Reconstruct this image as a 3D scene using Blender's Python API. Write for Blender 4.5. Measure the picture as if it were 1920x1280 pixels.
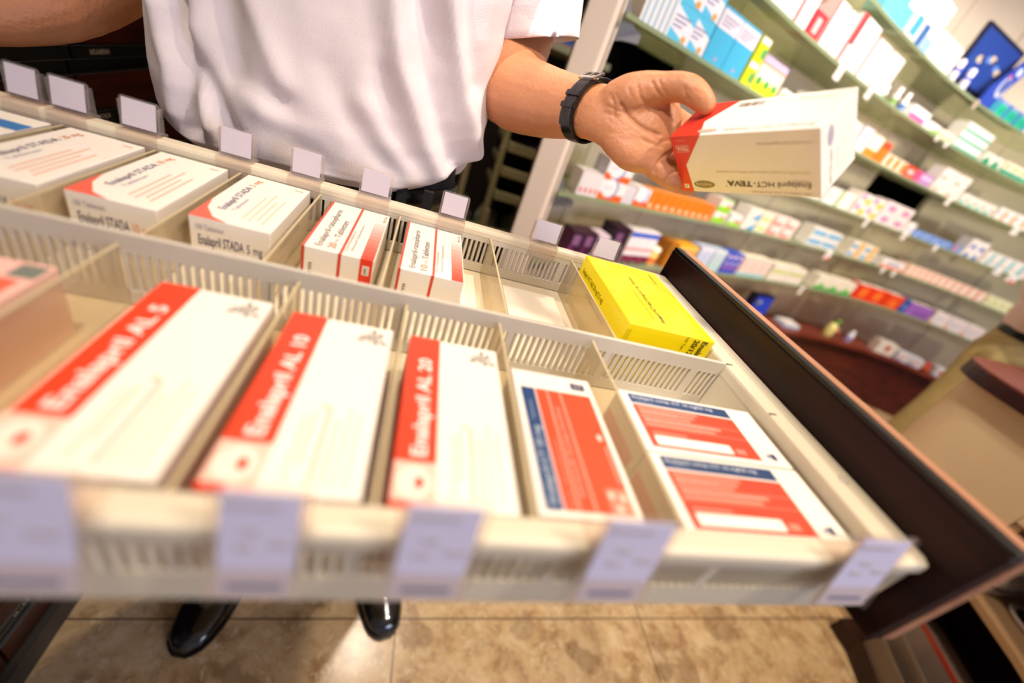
import bpy, bmesh, math, random
from mathutils import Vector, Matrix, noise
V = Vector
random.seed(7)
SC = bpy.context.scene
for o in list(bpy.data.objects): bpy.data.objects.remove(o)
C = SC.collection

# ------------------------------------------------------------------ camera, world, lamps, exposure
FPX = 771.17
RIGHT = V((0.94112, -0.12341, 0.31474)); DOWN = V((0.18832, -0.58180, -0.79123)); FWD = V((0.28076, 0.80391, -0.52431))
CAM = V((0, 0, 1.16))
FWD.normalize(); RIGHT = (RIGHT - FWD*RIGHT.dot(FWD)).normalized(); DOWN = FWD.cross(RIGHT).normalized()
cd = bpy.data.cameras.new('camera'); cam = bpy.data.objects.new('camera', cd); C.objects.link(cam)
cd.sensor_width = 36; cd.lens = FPX/1920*36; cd.clip_start = 0.02; cd.clip_end = 50
rot = Matrix((RIGHT, -DOWN, -FWD)).transposed()
cam.matrix_world = Matrix.Translation(CAM) @ rot.to_4x4()
cd.dof.use_dof = True; cd.dof.focus_distance = 0.47; cd.dof.aperture_fstop = 1.7
SC.camera = cam
w = bpy.data.worlds.new('world'); SC.world = w; w.use_nodes = True
bg = w.node_tree.nodes['Background']; bg.inputs[0].default_value = (0.80, 0.86, 1.0, 1); bg.inputs[1].default_value = 0.40
vs = SC.view_settings; vs.view_transform = 'Standard'; vs.look = 'None'; vs.gamma = 1; vs.use_curve_mapping = False; vs.exposure = 0.0

def lamp(name, kind, loc, target, energy, color, size=.1, spot=60, blend=.4):
    d = bpy.data.lights.new(name, kind); d.energy = energy; d.color = color
    if kind == 'AREA': d.shape = 'DISK'; d.size = size
    else: d.shadow_soft_size = size
    if kind == 'SPOT': d.spot_size = math.radians(spot); d.spot_blend = blend
    o = bpy.data.objects.new(name, d); C.objects.link(o); o.location = loc
    o.rotation_euler = (V(target)-V(loc)).to_track_quat('-Z', 'Y').to_euler()
    return o
WARM = (1.0, 0.84, 0.66); WHITE = (1.0, 0.90, 0.80)
lamp('ceiling_or_fill_spot', 'SPOT', (-.15, -.10, 2.6), (.0, .27, 1.0), 74, WARM, .05, 42, .35)
lamp('ceiling_or_fill_spot', 'SPOT', (-1.0, -.25, 2.5), (.0, .50, 1.08), 100, (1, .94, .91), .02, 25, .4)
lamp('ceiling_or_fill_spot', 'SPOT', (.80, .15, 2.6), (.25, .40, 1.0), 38, WARM, .05, 32)
lamp('ceiling_or_fill_spot', 'SPOT', (.15, 1.35, 2.6), (.38, 1.75, .8), 50, WARM, .05, 40)  # added fill spot that brightens the storage rack
lamp('ceiling_or_fill_spot', 'SPOT', (.95, .75, 2.6), (1.8, .55, .5), 60, WARM, .05, 48)  # extra fill spot, added to lighten the counter body
lamp('ceiling_or_fill_spot', 'SPOT', (.2, 1.3, 2.6), (.12, .5, 0.0), 60, WARM, .04, 34)
lamp('ceiling_or_fill_spot', 'SPOT', (1.1, -.3, 2.6), (.9, .4, 0.0), 95, WARM, .05, 80)
for p, t, e in (((.9, .2, 2.6), (.85, 1.6, 1.2), 115), ((1.6, .5, 2.6), (1.7, 1.95, 1.3), 135), ((2.5, .7, 2.6), (2.6, 2.1, 1.2), 115), ((3.6, .8, 2.6), (3.6, 2.2, 1.3), 80)):
    lamp('shelf_spot', 'SPOT', p, (t[0], t[1], .85), e*1.15, WHITE, .06, 78, .7)
for p, e in (((1.3, 1.25, 2.55), 14),): lamp('shelf_spot', 'SPOT', p, (p[0]+.1, p[1]+.55, 1.6), e, WHITE, .05, 90, .6)
lamp('window_light', 'AREA', (1.9, -1.9, 1.5), (.2, .4, 1.1), 25, (.66, .72, 1.0), 1.0)

# ------------------------------------------------------------------ helpers
def pix(px, py, z=None, y=None, x=None, d=None):
    r = RIGHT*((px-960)/FPX) + DOWN*((py-640)/FPX) + FWD
    if d is not None: t = d
    elif z is not None: t = (z-CAM.z)/r.z
    elif y is not None: t = (y-CAM.y)/r.y
    else: t = (x-CAM.x)/r.x
    return CAM + r*t
def azi(px, py):
    r = RIGHT*((px-960)/FPX) + DOWN*((py-640)/FPX) + FWD
    return math.atan2(r.y, r.x)

MATS = {}
def srgb(h):
    if isinstance(h, str):
        h = h.lstrip('#'); c = [int(h[i:i+2], 16)/255 for i in (0, 2, 4)]
    else: c = h
    return tuple((x/12.92 if x <= .04045 else ((x+.055)/1.055)**2.4) for x in c)
def M(name, col, rough=.5, metal=0, vary=.06, scale=12, bump=0, bscale=60, spec=.5, sheen=0, sss=0, coat=0, emit=0):
    if name in MATS: return MATS[name]
    m = bpy.data.materials.new(name); m.use_nodes = True; nt = m.node_tree; b = nt.nodes['Principled BSDF']
    c = srgb(col)
    tc = nt.nodes.new('ShaderNodeTexCoord')
    nz = nt.nodes.new('ShaderNodeTexNoise'); nz.inputs['Scale'].default_value = scale; nz.inputs['Detail'].default_value = 3
    nt.links.new(tc.outputs['Object'], nz.inputs['Vector'])
    mx = nt.nodes.new('ShaderNodeMix'); mx.data_type = 'RGBA'
    mx.inputs[6].default_value = tuple(x*(1-vary) for x in c)+(1,); mx.inputs[7].default_value = tuple(min(1, x*(1+vary)) for x in c)+(1,)
    nt.links.new(nz.outputs['Fac'], mx.inputs[0]); nt.links.new(mx.outputs[2], b.inputs['Base Color'])
    b.inputs['Roughness'].default_value = rough; b.inputs['Metallic'].default_value = metal
    b.inputs['Specular IOR Level'].default_value = spec
    if coat: b.inputs['Coat Weight'].default_value = coat; b.inputs['Coat Roughness'].default_value = .08
    if sheen: b.inputs['Sheen Weight'].default_value = sheen
    if sss:
        b.inputs['Subsurface Weight'].default_value = sss; b.inputs['Subsurface Radius'].default_value = (.012, .004, .002); b.inputs['Subsurface Scale'].default_value = .5
    if bump:
        n2 = nt.nodes.new('ShaderNodeTexNoise'); n2.inputs['Scale'].default_value = bscale; n2.inputs['Detail'].default_value = 4
        nt.links.new(tc.outputs['Object'], n2.inputs['Vector'])
        bp = nt.nodes.new('ShaderNodeBump'); bp.inputs['Strength'].default_value = bump; bp.inputs['Distance'].default_value = .002
        nt.links.new(n2.outputs['Fac'], bp.inputs['Height']); nt.links.new(bp.outputs['Normal'], b.inputs['Normal'])
    MATS[name] = m; return m
def ink(col):
    k = 'ink_'+col.lstrip('#')
    return M(k, col, .42, vary=.03, coat=.1)
def wood(name, c1, c2, axis='Y', rough=.3, sc=1.0, coat=.15):
    if name in MATS: return MATS[name]
    m = bpy.data.materials.new(name); m.use_nodes = True; nt = m.node_tree; b = nt.nodes['Principled BSDF']
    tc = nt.nodes.new('ShaderNodeTexCoord'); mp = nt.nodes.new('ShaderNodeMapping')
    s = [14*sc]*3; s['XYZ'.index(axis)] = 1.2*sc; mp.inputs['Scale'].default_value = s
    nt.links.new(tc.outputs['Object'], mp.inputs[0])
    n = nt.nodes.new('ShaderNodeTexNoise'); n.inputs['Scale'].default_value = 5; n.inputs['Detail'].default_value = 7; n.inputs['Distortion'].default_value = .6
    nt.links.new(mp.outputs[0], n.inputs['Vector'])
    r = nt.nodes.new('ShaderNodeValToRGB'); r.color_ramp.elements[0].position = .36; r.color_ramp.elements[1].position = .66
    r.color_ramp.elements[0].color = srgb(c1)+(1,); r.color_ramp.elements[1].color = srgb(c2)+(1,)
    nt.links.new(n.outputs['Fac'], r.inputs[0]); nt.links.new(r.outputs[0], b.inputs['Base Color'])
    b.inputs['Roughness'].default_value = rough; b.inputs['Specular IOR Level'].default_value = .25; b.inputs['Coat Weight'].default_value = coat; b.inputs['Coat Roughness'].default_value = .15
    MATS[name] = m; return m
def clear(name, tint, alpha=.12, rough=.05, body=None):
    """clear plastic or glass sheet: mostly see-through, glossy at grazing angles"""
    if name in MATS: return MATS[name]
    m = bpy.data.materials.new(name); m.use_nodes = True; nt = m.node_tree; nt.nodes.clear()
    out = nt.nodes.new('ShaderNodeOutputMaterial')
    tr = nt.nodes.new('ShaderNodeBsdfTransparent'); tr.inputs[0].default_value = srgb(tint)+(1,)
    df = nt.nodes.new('ShaderNodeBsdfDiffuse'); df.inputs[0].default_value = srgb(body or tint)+(1,)
    gl = nt.nodes.new('ShaderNodeBsdfGlossy'); gl.inputs['Roughness'].default_value = rough
    nz = nt.nodes.new('ShaderNodeTexNoise'); nz.inputs['Scale'].default_value = 20
    ml = nt.nodes.new('ShaderNodeMapRange'); ml.inputs[3].default_value = alpha*.85; ml.inputs[4].default_value = alpha*1.15
    nt.links.new(nz.outputs['Fac'], ml.inputs[0])
    m1 = nt.nodes.new('ShaderNodeMixShader'); nt.links.new(ml.outputs[0], m1.inputs[0])
    nt.links.new(tr.outputs[0], m1.inputs[1]); nt.links.new(df.outputs[0], m1.inputs[2])
    lw_ = nt.nodes.new('ShaderNodeLayerWeight'); lw_.inputs[0].default_value = .12
    fr = nt.nodes.new('ShaderNodeMath'); fr.operation = 'MULTIPLY_ADD'; fr.inputs[1].default_value = .35; fr.inputs[2].default_value = .02; nt.links.new(lw_.outputs['Fresnel'], fr.inputs[0])
    m2 = nt.nodes.new('ShaderNodeMixShader'); nt.links.new(fr.outputs[0], m2.inputs[0])
    nt.links.new(m1.outputs[0], m2.inputs[1]); nt.links.new(gl.outputs[0], m2.inputs[2]); nt.links.new(m2.outputs[0], out.inputs[0])
    MATS[name] = m; return m

TXT = {}
def textgeo(s, bold=0.0):
    k = (s, bold)
    if k in TXT: return TXT[k]
    cu = bpy.data.curves.new('tmp', 'FONT'); cu.body = s; cu.size = 1; cu.resolution_u = 3; cu.offset = bold
    ob = bpy.data.objects.new('tmp', cu); C.objects.link(ob)
    dg = bpy.context.evaluated_depsgraph_get(); me = bpy.data.meshes.new_from_object(ob.evaluated_get(dg))
    vs_ = [v.co.copy() for v in me.vertices]; fs = [tuple(p.vertices) for p in me.polygons]
    bpy.data.objects.remove(ob); bpy.data.meshes.remove(me); bpy.data.curves.remove(cu)
    xs = [v.x for v in vs_] or [0, 1]; TXT[k] = (vs_, fs, min(xs), max(xs)); return TXT[k]

class B:
    """collects faces with materials, links them as ONE mesh object"""
    def __init__(s): s.v = []; s.f = []; s.m = []; s.mats = []; s.sm = []
    def mi(s, m):
        if m not in s.mats: s.mats.append(m)
        return s.mats.index(m)
    def add(s, vs_, fs, m, smooth=False):
        o = len(s.v); s.v += [V(v) for v in vs_]; i = s.mi(m)
        for f in fs: s.f.append(tuple(o+k for k in f)); s.m.append(i); s.sm.append(smooth)
    def box(s, lo, hi, m, M4=None, bev=0):
        (x0, y0, z0), (x1, y1, z1) = lo, hi
        if bev:
            bm = bmesh.new(); bmesh.ops.create_cube(bm, size=1)
            for v in bm.verts: v.co = V(((x0+x1)/2+v.co.x*(x1-x0), (y0+y1)/2+v.co.y*(y1-y0), (z0+z1)/2+v.co.z*(z1-z0)))
            bmesh.ops.bevel(bm, geom=bm.edges[:], offset=bev, segments=2, affect='EDGES', profile=.5)
            vs_ = [v.co.copy() for v in bm.verts]; fs = [[v.index for v in f.verts] for f in bm.faces]
            bm.verts.index_update(); fs = [[v.index for v in f.verts] for f in bm.faces]; bm.free()
            if M4: vs_ = [M4@v for v in vs_]
            s.add(vs_, fs, m); return
        vs_ = [V(p) for p in ((x0,y0,z0),(x1,y0,z0),(x1,y1,z0),(x0,y1,z0),(x0,y0,z1),(x1,y0,z1),(x1,y1,z1),(x0,y1,z1))]
        if M4: vs_ = [M4@v for v in vs_]
        s.add(vs_, [(0,3,2,1),(4,5,6,7),(0,1,5,4),(1,2,6,5),(2,3,7,6),(3,0,4,7)], m)
    def poly(s, pts, m): s.add(pts, [tuple(range(len(pts)))], m)
    def rect(s, F, u0, v0, u1, v1, m): # F = (origin, right, up) ; flat print on a face
        o, r, u = F; s.poly([o+r*a+u*b for a, b in ((u0,v0),(u1,v0),(u1,v1),(u0,v1))], m)
    def shape(s, F, pts, m):
        o, r, u = F; s.poly([o+r*a+u*b for a, b in pts], m)
    def disc(s, F, cx, cy, rx, ry, m, n=24):
        s.shape(F, [(cx+rx*math.cos(2*math.pi*k/n), cy+ry*math.sin(2*math.pi*k/n)) for k in range(n)], m)
    def text(s, F, t, x, y, h, m, width=None, bold=0.0, lift=.00012):
        vs_, fs, x0, x1 = textgeo(t, bold)
        if not fs: return
        o, r, u = F; n = r.cross(u).normalized()*lift
        sx = h/.72 if width is None else width/(x1-x0); sy = h/.72
        s.add([o+n+r*(x+(v.x-x0)*sx)+u*(y+v.y*sy) for v in vs_], fs, m)
    def tube(s, pts, rad, m, n=12, caps=True):
        P = [V(p) for p in pts]; rings = []
        for i, p in enumerate(P):
            t = (P[min(i+1, len(P)-1)]-P[max(i-1, 0)]).normalized()
            a = t.cross(V((0,0,1)) if abs(t.z) < .9 else V((1,0,0))).normalized(); b = t.cross(a)
            r = rad[i] if isinstance(rad, (list, tuple)) else rad
            rings.append([p+a*r*math.cos(2*math.pi*k/n)+b*r*math.sin(2*math.pi*k/n) for k in range(n)])
        s.loft(rings, m, caps=caps)
    def loft(s, rings, m, closed=True, caps=True, smooth=True):
        n = len(rings[0]); vs_ = [p for r in rings for p in r]; fs = []
        for i in range(len(rings)-1):
            for k in range(n if closed else n-1):
                a = i*n+k; b = i*n+(k+1) % n; fs.append((a, b, b+n, a+n))
        s.add(vs_, fs, m, smooth)
        if caps:
            s.add(rings[0], [tuple(range(n))[::-1]], m); s.add(rings[-1], [tuple(range(n))], m)
    def prism(s, pts, z0, z1, m):
        n = len(pts); vs_ = [V((p[0], p[1], z0)) for p in pts]+[V((p[0], p[1], z1)) for p in pts]
        s.add(vs_, [tuple(range(n))[::-1], tuple(range(n, 2*n))]+[(k, (k+1) % n, n+(k+1) % n, n+k) for k in range(n)], m)
    def lathe(s, prof, m, n=24, o=V((0,0,0))):
        s.loft([[o+V((r*math.cos(2*math.pi*k/n), r*math.sin(2*math.pi*k/n), z)) for k in range(n)] for r, z in prof], m)
    def mesh(s, name):
        me = bpy.data.meshes.new(name); me.from_pydata(s.v, [], s.f)
        for m in s.mats: me.materials.append(m)
        me.polygons.foreach_set('material_index', s.m); me.polygons.foreach_set('use_smooth', s.sm); me.update(); return me
    def obj(s, name, parent=None, origin=None):
        if origin is not None:
            o3 = V(origin); s.v = [v-o3 for v in s.v]
        ob = bpy.data.objects.new(name, s.mesh(name)); C.objects.link(ob)
        if origin is not None: ob.location = origin
        if parent: ob.parent = parent
        return ob
def tag(o, label=None, cat=None, group=None, kind=None):
    if label: o['label'] = label
    if cat: o['category'] = cat
    if group: o['group'] = group
    if kind: o['kind'] = kind
    return o
def thing(name, label, cat, loc=(0,0,0), group=None):
    o = bpy.data.objects.new(name, None); o.empty_display_size = .05; C.objects.link(o); o.location = loc
    return tag(o, label, cat, group)
def frame(o, r, u): return (V(o), V(r).normalized(), V(u).normalized())

# ------------------------------------------------------------------ materials
m_cream = M('cream_plastic', '#dacfb8', .45, vary=.03, bump=.05)
m_grey = M('grey_plastic', '#c9c2b6', .5, vary=.03)
m_mahog = wood('mahogany', '#170706', '#2b0f0a', 'Y', .48, 1.0, .02)
m_mahogx = wood('mahogany_curved', '#46180f', '#63241a', 'X', .34, .5)
m_pale = wood('pale_edge', '#a8755a', '#b98768', 'Y', .45)
m_black = M('black_plastic', '#0a0a0b', .4)
m_alu = M('thin_metal', '#8d8d8f', .35, .8)
m_wall = M('wall_paint', '#d9cfc2', .75, vary=.03)
m_panel = M('panel_white', '#ead8c4', .55, vary=.02)
m_ceil = M('ceiling_paint', '#efe9df', .9, vary=.02)
m_skin = M('skin', '#c08058', .50, vary=.13, scale=38, bump=.45, bscale=210, sss=.10)
m_shirt = M('white_cotton', '#e3d9de', .85, vary=.02, bump=.3, bscale=900, sheen=.2)
m_denim = M('black_denim', '#14151b', .8, vary=.2, bump=.3, bscale=400)
m_leather = M('black_leather', '#0b0b0d', .3, vary=.1, bump=.4, bscale=120)
m_shoe = M('polished_black_leather', '#07070a', .12, vary=.1, coat=.8)
m_silver = M('silver_metal', '#c9c4bb', .2, 1)
m_hair = M('dark_hair', '#2a1c14', .6, vary=.2, scale=80)
m_clear = clear('clear_plastic', '#fdf9f6', .07)
m_divider = clear('divider_plastic', '#f6efdf', .16)
m_glass = clear('green_glass', '#e9eddd', .27, .12, '#c6cba8')
m_card = M('white_card', '#cfc6d2', .6, vary=.02)
m_white = M('carton_white', '#f6efe6', .45, vary=.015, coat=.15)
m_lav = M('print_grey', '#a9a4ad', .6, vary=.05)

# floor: beige brecciated marble tiles
def marble():
    m = bpy.data.materials.new('marble_floor'); m.use_nodes = True; nt = m.node_tree; b = nt.nodes['Principled BSDF']; L = nt.links.new
    tc = nt.nodes.new('ShaderNodeTexCoord')
    n1 = nt.nodes.new('ShaderNodeTexNoise'); n1.inputs['Scale'].default_value = 16; n1.inputs['Detail'].default_value = 10; n1.inputs['Distortion'].default_value = .3; n1.inputs['Roughness'].default_value = .68
    L(tc.outputs['Object'], n1.inputs['Vector'])
    r1 = nt.nodes.new('ShaderNodeValToRGB'); r1.color_ramp.elements[0].position = .33; r1.color_ramp.elements[0].color = srgb('#a98259')+(1,)
    r1.color_ramp.elements[1].position = .68; r1.color_ramp.elements[1].color = srgb('#e4c89c')+(1,)
    e = r1.color_ramp.elements.new(.48); e.color = srgb('#cfae80')+(1,)
    L(n1.outputs['Fac'], r1.inputs[0])
    mxv = nt.nodes.new('ShaderNodeMix'); mxv.data_type = 'VECTOR'; mxv.inputs[0].default_value = .12
    L(tc.outputs['Object'], mxv.inputs[4]); L(n1.outputs['Color'], mxv.inputs[5])
    vo = nt.nodes.new('ShaderNodeTexVoronoi'); vo.inputs['Scale'].default_value = 60; L(mxv.outputs[1], vo.inputs['Vector'])
    sr = nt.nodes.new('ShaderNodeSeparateColor'); L(vo.outputs['Color'], sr.inputs[0])
    rr = nt.nodes.new('ShaderNodeValToRGB'); rr.color_ramp.interpolation = 'CONSTANT'; rr.color_ramp.elements[0].color = (0,0,0,1)
    rr.color_ramp.elements[1].position = .66; rr.color_ramp.elements[1].color = (1,1,1,1); L(sr.outputs[0], rr.inputs[0])
    dm = nt.nodes.new('ShaderNodeMath'); dm.operation = 'LESS_THAN'; dm.inputs[1].default_value = .42; L(vo.outputs['Distance'], dm.inputs[0])
    mul = nt.nodes.new('ShaderNodeMath'); mul.operation = 'MULTIPLY'; L(rr.outputs[0], mul.inputs[0]); L(dm.outputs[0], mul.inputs[1])
    mu2 = nt.nodes.new('ShaderNodeMath'); mu2.operation = 'MULTIPLY'; mu2.inputs[1].default_value = .75; L(mul.outputs[0], mu2.inputs[0])
    a = nt.nodes.new('ShaderNodeMix'); a.data_type = 'RGBA'; a.inputs[7].default_value = srgb('#e3cba4')+(1,); L(mu2.outputs[0], a.inputs[0]); L(r1.outputs[0], a.inputs[6])
    # dark brown clasts
    n3 = nt.nodes.new('ShaderNodeTexNoise'); n3.inputs['Scale'].default_value = 7.5; n3.inputs['Detail'].default_value = 5; L(tc.outputs['Object'], n3.inputs['Vector'])
    r3 = nt.nodes.new('ShaderNodeValToRGB'); r3.color_ramp.elements[0].position = .56; r3.color_ramp.elements[0].color = (0,0,0,1); r3.color_ramp.elements[1].position = .60; r3.color_ramp.elements[1].color = (.38,.38,.38,1)
    L(n3.outputs['Fac'], r3.inputs[0])
    c = nt.nodes.new('ShaderNodeMix'); c.data_type = 'RGBA'; c.inputs[7].default_value = srgb('#6b4627')+(1,); L(r3.outputs[0], c.inputs[0]); L(a.outputs[2], c.inputs[6])
    # veins
    v2 = nt.nodes.new('ShaderNodeTexVoronoi'); v2.feature = 'DISTANCE_TO_EDGE'; v2.inputs['Scale'].default_value = 9; L(mxv.outputs[1], v2.inputs['Vector'])
    r4 = nt.nodes.new('ShaderNodeMapRange'); r4.inputs[1].default_value = 0; r4.inputs[2].default_value = .018; r4.inputs[3].default_value = .45; r4.inputs[4].default_value = 0; L(v2.outputs['Distance'], r4.inputs[0])
    d = nt.nodes.new('ShaderNodeMix'); d.data_type = 'RGBA'; d.inputs[7].default_value = srgb('#5e3f28')+(1,); L(r4.outputs[0], d.inputs[0]); L(c.outputs[2], d.inputs[6])
    # joints
    sx = nt.nodes.new('ShaderNodeSeparateXYZ'); L(tc.outputs['Object'], sx.inputs[0])
    def joint(out, off, pitch):
        s1 = nt.nodes.new('ShaderNodeMath'); s1.operation = 'SUBTRACT'; s1.inputs[1].default_value = off-pitch/2; L(out, s1.inputs[0])
        s2 = nt.nodes.new('ShaderNodeMath'); s2.operation = 'FLOORED_MODULO'; s2.inputs[1].default_value = pitch; L(s1.outputs[0], s2.inputs[0])
        s3 = nt.nodes.new('ShaderNodeMath'); s3.operation = 'SUBTRACT'; s3.inputs[1].default_value = pitch/2; L(s2.outputs[0], s3.inputs[0])
        s4 = nt.nodes.new('ShaderNodeMath'); s4.operation = 'ABSOLUTE'; L(s3.outputs[0], s4.inputs[0])
        s5 = nt.nodes.new('ShaderNodeMath'); s5.operation = 'LESS_THAN'; s5.inputs[1].default_value = .0016; L(s4.outputs[0], s5.inputs[0]); return s5.outputs[0]
    jx = joint(sx.outputs[0], .145, .70); jy = joint(sx.outputs[1], .452, .70)
    mxx = nt.nodes.new('ShaderNodeMath'); mxx.operation = 'MAXIMUM'; L(jx, mxx.inputs[0]); L(jy, mxx.inputs[1])
    f = nt.nodes.new('ShaderNodeMix'); f.data_type = 'RGBA'; f.inputs[7].default_value = srgb('#4a3423')+(1,); L(mxx.outputs[0], f.inputs[0]); L(d.outputs[2], f.inputs[6])
    L(f.outputs[2], b.inputs['Base Color']); b.inputs['Roughness'].default_value = .22
    return m
m_marble = marble()

# ------------------------------------------------------------------ the setting
b = B(); b.box((-1.6, -3, -.05), (6.5, 4.5, 0), m_marble); tag(b.obj('floor'), kind='structure')
b = B(); b.box((-1.6, -3, 2.75), (6.5, 4.5, 2.85), m_ceil); tag(b.obj('ceiling'), kind='structure')
b = B(); b.box((-1.25, -3, 0), (-1.15, 4.5, 2.75), m_wall); tag(b.obj('wall_left'), kind='structure')
b = B(); b.box((6.3, -3, 0), (6.4, 4.5, 2.75), m_wall); tag(b.obj('wall_right'), kind='structure')
b = B(); b.box((-1.15, 3.6, 0), (6.3, 3.7, 2.75), m_wall); tag(b.obj('wall_far'), kind='structure')

# curve of the shelf fronts
def dist(a):
    t = a-.56; return 1/(1/3.6+.3619*t+1.2616*t*t-.9964*t**3)
CUR = []
a = 75.0
while a >= 27.5:
    r = math.radians(a); CUR.append(V((dist(r)*math.cos(r), dist(r)*math.sin(r), 0))); a -= .5
tdir = (CUR[-1]-CUR[-6]).normalized()
for k in range(1, 30): CUR.append(CUR[-1]+V((math.cos(math.atan2(tdir.y, tdir.x)-.012*k), math.sin(math.atan2(tdir.y, tdir.x)-.012*k), 0))*.06)
CUM = [0]
for i in range(1, len(CUR)): CUM.append(CUM[-1]+(CUR[i]-CUR[i-1]).length)
def cur(s):
    s = max(0, min(CUM[-1]-1e-6, s))
    i = max(k for k in range(len(CUM)-1) if CUM[k] <= s); t = (s-CUM[i])/(CUM[i+1]-CUM[i])
    p = CUR[i].lerp(CUR[i+1], t); j0 = max(0, i-2); j1 = min(len(CUR)-1, i+3)
    tg = (CUR[j1]-CUR[j0]).normalized(); return p, tg, V((-tg.y, tg.x, 0))   # point, along, outward (away from shop)
def s_of(az):
    best = min(range(len(CUR)), key=lambda i: abs(math.atan2(CUR[i].y, CUR[i].x)-az))
    A = [math.atan2(p.y, p.x) for p in CUR]
    i = best if best < len(CUR)-1 else best-1
    if i > 0 and not (A[i] >= az >= A[i+1]): i -= 1
    t = (A[i]-az)/(A[i]-A[i+1]) if A[i] != A[i+1] else 0
    return CUM[i]+t*(CUM[i+1]-CUM[i])
SMAX = CUM[-1]-.02; DEP = .25
def strip(b, s0, s1, o0, o1, z0, z1, m, n=40, xmin=.3735):
    """a curved slab following the wall between offsets o0 and o1"""
    A = []; D = []
    for k in range(n+1):
        p, t, nn = cur(s0+(s1-s0)*k/n); A.append(p+nn*o0); D.append(p+nn*o1)
        for q in (A[-1], D[-1]): q.x = max(q.x, xmin)
    rings = [[a+V((0,0,z0)), a+V((0,0,z1)), d+V((0,0,z1)), d+V((0,0,z0))] for a, d in zip(A, D)]
    b.loft([r[::-1] for r in rings], m, smooth=False)
SHZ = {1: .7095, 2: .9256, 3: 1.1252, 4: 1.3486, 5: 1.5347, 6: 1.7046}
# curved back wall, with openings between shelf 3 and shelf 4
sL = .05
def so(px, py): return s_of(azi(px, py))
holes = [(sL+.03, .62), (so(1600, 345), so(1648, 370)), (so(1700, 390), so(1795, 430))]
b = B(); strip(b, 0, SMAX, DEP, DEP+.03, 0, SHZ[3]-.004, m_panel, 60); strip(b, 0, SMAX, DEP, DEP+.03, SHZ[4], 2.75, m_panel, 60)
prev = 0
for h0, h1 in holes+[(SMAX, SMAX)]:
    if h0 > prev+.01: strip(b, prev, h0, DEP, DEP+.03, SHZ[3]-.004, SHZ[4], m_panel, 24)
    prev = h1
# thin upright joints between the wall panels
k = .35
while k < SMAX:
    for z0, z1 in ((.42, SHZ[3]-.01), (SHZ[4]+.01, 2.7)): strip(b, k-.002, k+.002, DEP-.0015, DEP, z0, z1, M('panel_joint', '#a3988a', .7), 1)
    k += .42
tag(b.obj('wall_back'), kind='structure')
# sheet behind the openings, coloured dark for the gloom of the back room
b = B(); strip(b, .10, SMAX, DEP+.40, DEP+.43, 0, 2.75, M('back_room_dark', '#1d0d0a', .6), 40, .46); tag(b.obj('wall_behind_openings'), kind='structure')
# pilaster at the left end of the shelving
b = B(); b.box((.283, 1.18, 0), (.347, 1.20, 2.75), M('pilaster_paint', '#cdb9a6', .6, vary=.02)); b.box((.347, 1.19, 0), (.372, 1.42, 2.75), m_panel)
b.box((.3645, 1.187, 0), (.3665, 1.19, 2.75), M('pilaster_groove', '#9b8d7c', .6)); tag(b.obj('trim_1'), kind='structure')
# low curved plinth cabinet under the shelves
b = B(); strip(b, .30, SMAX, .08, DEP-.004, .0, .377, m_mahogx, 60); strip(b, .30, SMAX, .03, DEP-.004, .377, .402, wood('plinth_top', '#6d2c1e', '#8a3c2a', 'X', .3, .5), 60)
tag(b.obj('plinth_cabinet'), 'low curved red-brown wooden cabinet running under all the glass shelves', 'cabinet')

# ------------------------------------------------------------------ glass shelves and their stock
POLY = {1: [(1160,492),(1320,510),(1429,521),(1523,542),(1617,567),(1732,602),(1840,634)],
        2: [(1075,352),(1122,378),(1176,388),(1254,399),(1320,410),(1429,437),(1507,456),(1617,491),(1746,533),(1806,560),(1900,600)],
        3: [(1190,160),(1300,240),(1430,315),(1542,371),(1609,402),(1694,437),(1765,466),(1861,507),(1960,556)],
        4: [(1185,38),(1200,45),(1320,97),(1375,137),(1453,183),(1605,293),(1686,331),(1761,372),(1868,416),(1960,462)],
        5: [(1440,-25),(1470,10),(1515,66),(1564,108),(1617,156),(1682,207),(1751,254),(1858,314),(1960,375)],
        6: [(1600,-20),(1659,42),(1698,78),(1782,137),(1854,186),(1960,262)],
        0: [(1380,590),(1429,601),(1484,612),(1539,623),(1617,644),(1686,661),(1784,685),(1840,700)]}
def ypx(k, x):
    P = POLY[k]
    for (x0, y0), (x1, y1) in zip(P, P[1:]):
        if x <= x1: return y0+(y1-y0)*(x-x0)/(x1-x0)
    return P[-1][1]
def S(k, x): return so(x, ypx(k, x))
for i, z in SHZ.items():
    words = {1: 'lowest', 2: 'second lowest', 3: 'third', 4: 'fourth', 5: 'fifth', 6: 'sixth', 7: 'topmost'}[i]
    b = B(); strip(b, sL, SMAX, 0, DEP-.004, z-.010, z, m_glass, 70); strip(b, sL, SMAX, -.0012, 0, z-.010, z, M('glass_edge', '#8d9a76', .2), 70)
    g = tag(b.obj('glass_shelf'), f'curved green glass shelf, {words} from the floor' if i not in (7,) else 'curved green glass shelf, topmost of all', 'shelf')
    b2 = B()
    p, t, nn = cur(sL); o = V((.372, 1.19, 0))
    P = [(0, -.045), (0, .06), (.02, .03), (.045, -.002), (.07, -.012), (.07, -.03), (.03, -.035)]
    for f, dy in ((1, 0),):
        A = [V((.373+x, 1.215, z-.012+q)) for x, q in P]; D = [a+V((0, .02, 0)) for a in A]; n = len(A)
        b2.add(A+D, [tuple(range(n)), tuple(range(n, 2*n))[::-1]]+[(k, (k+1) % n, n+(k+1) % n, n+k) for k in range(n)], M('bracket_grey', '#77716c', .4, .4))
    b2.obj('bracket', g)

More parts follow.
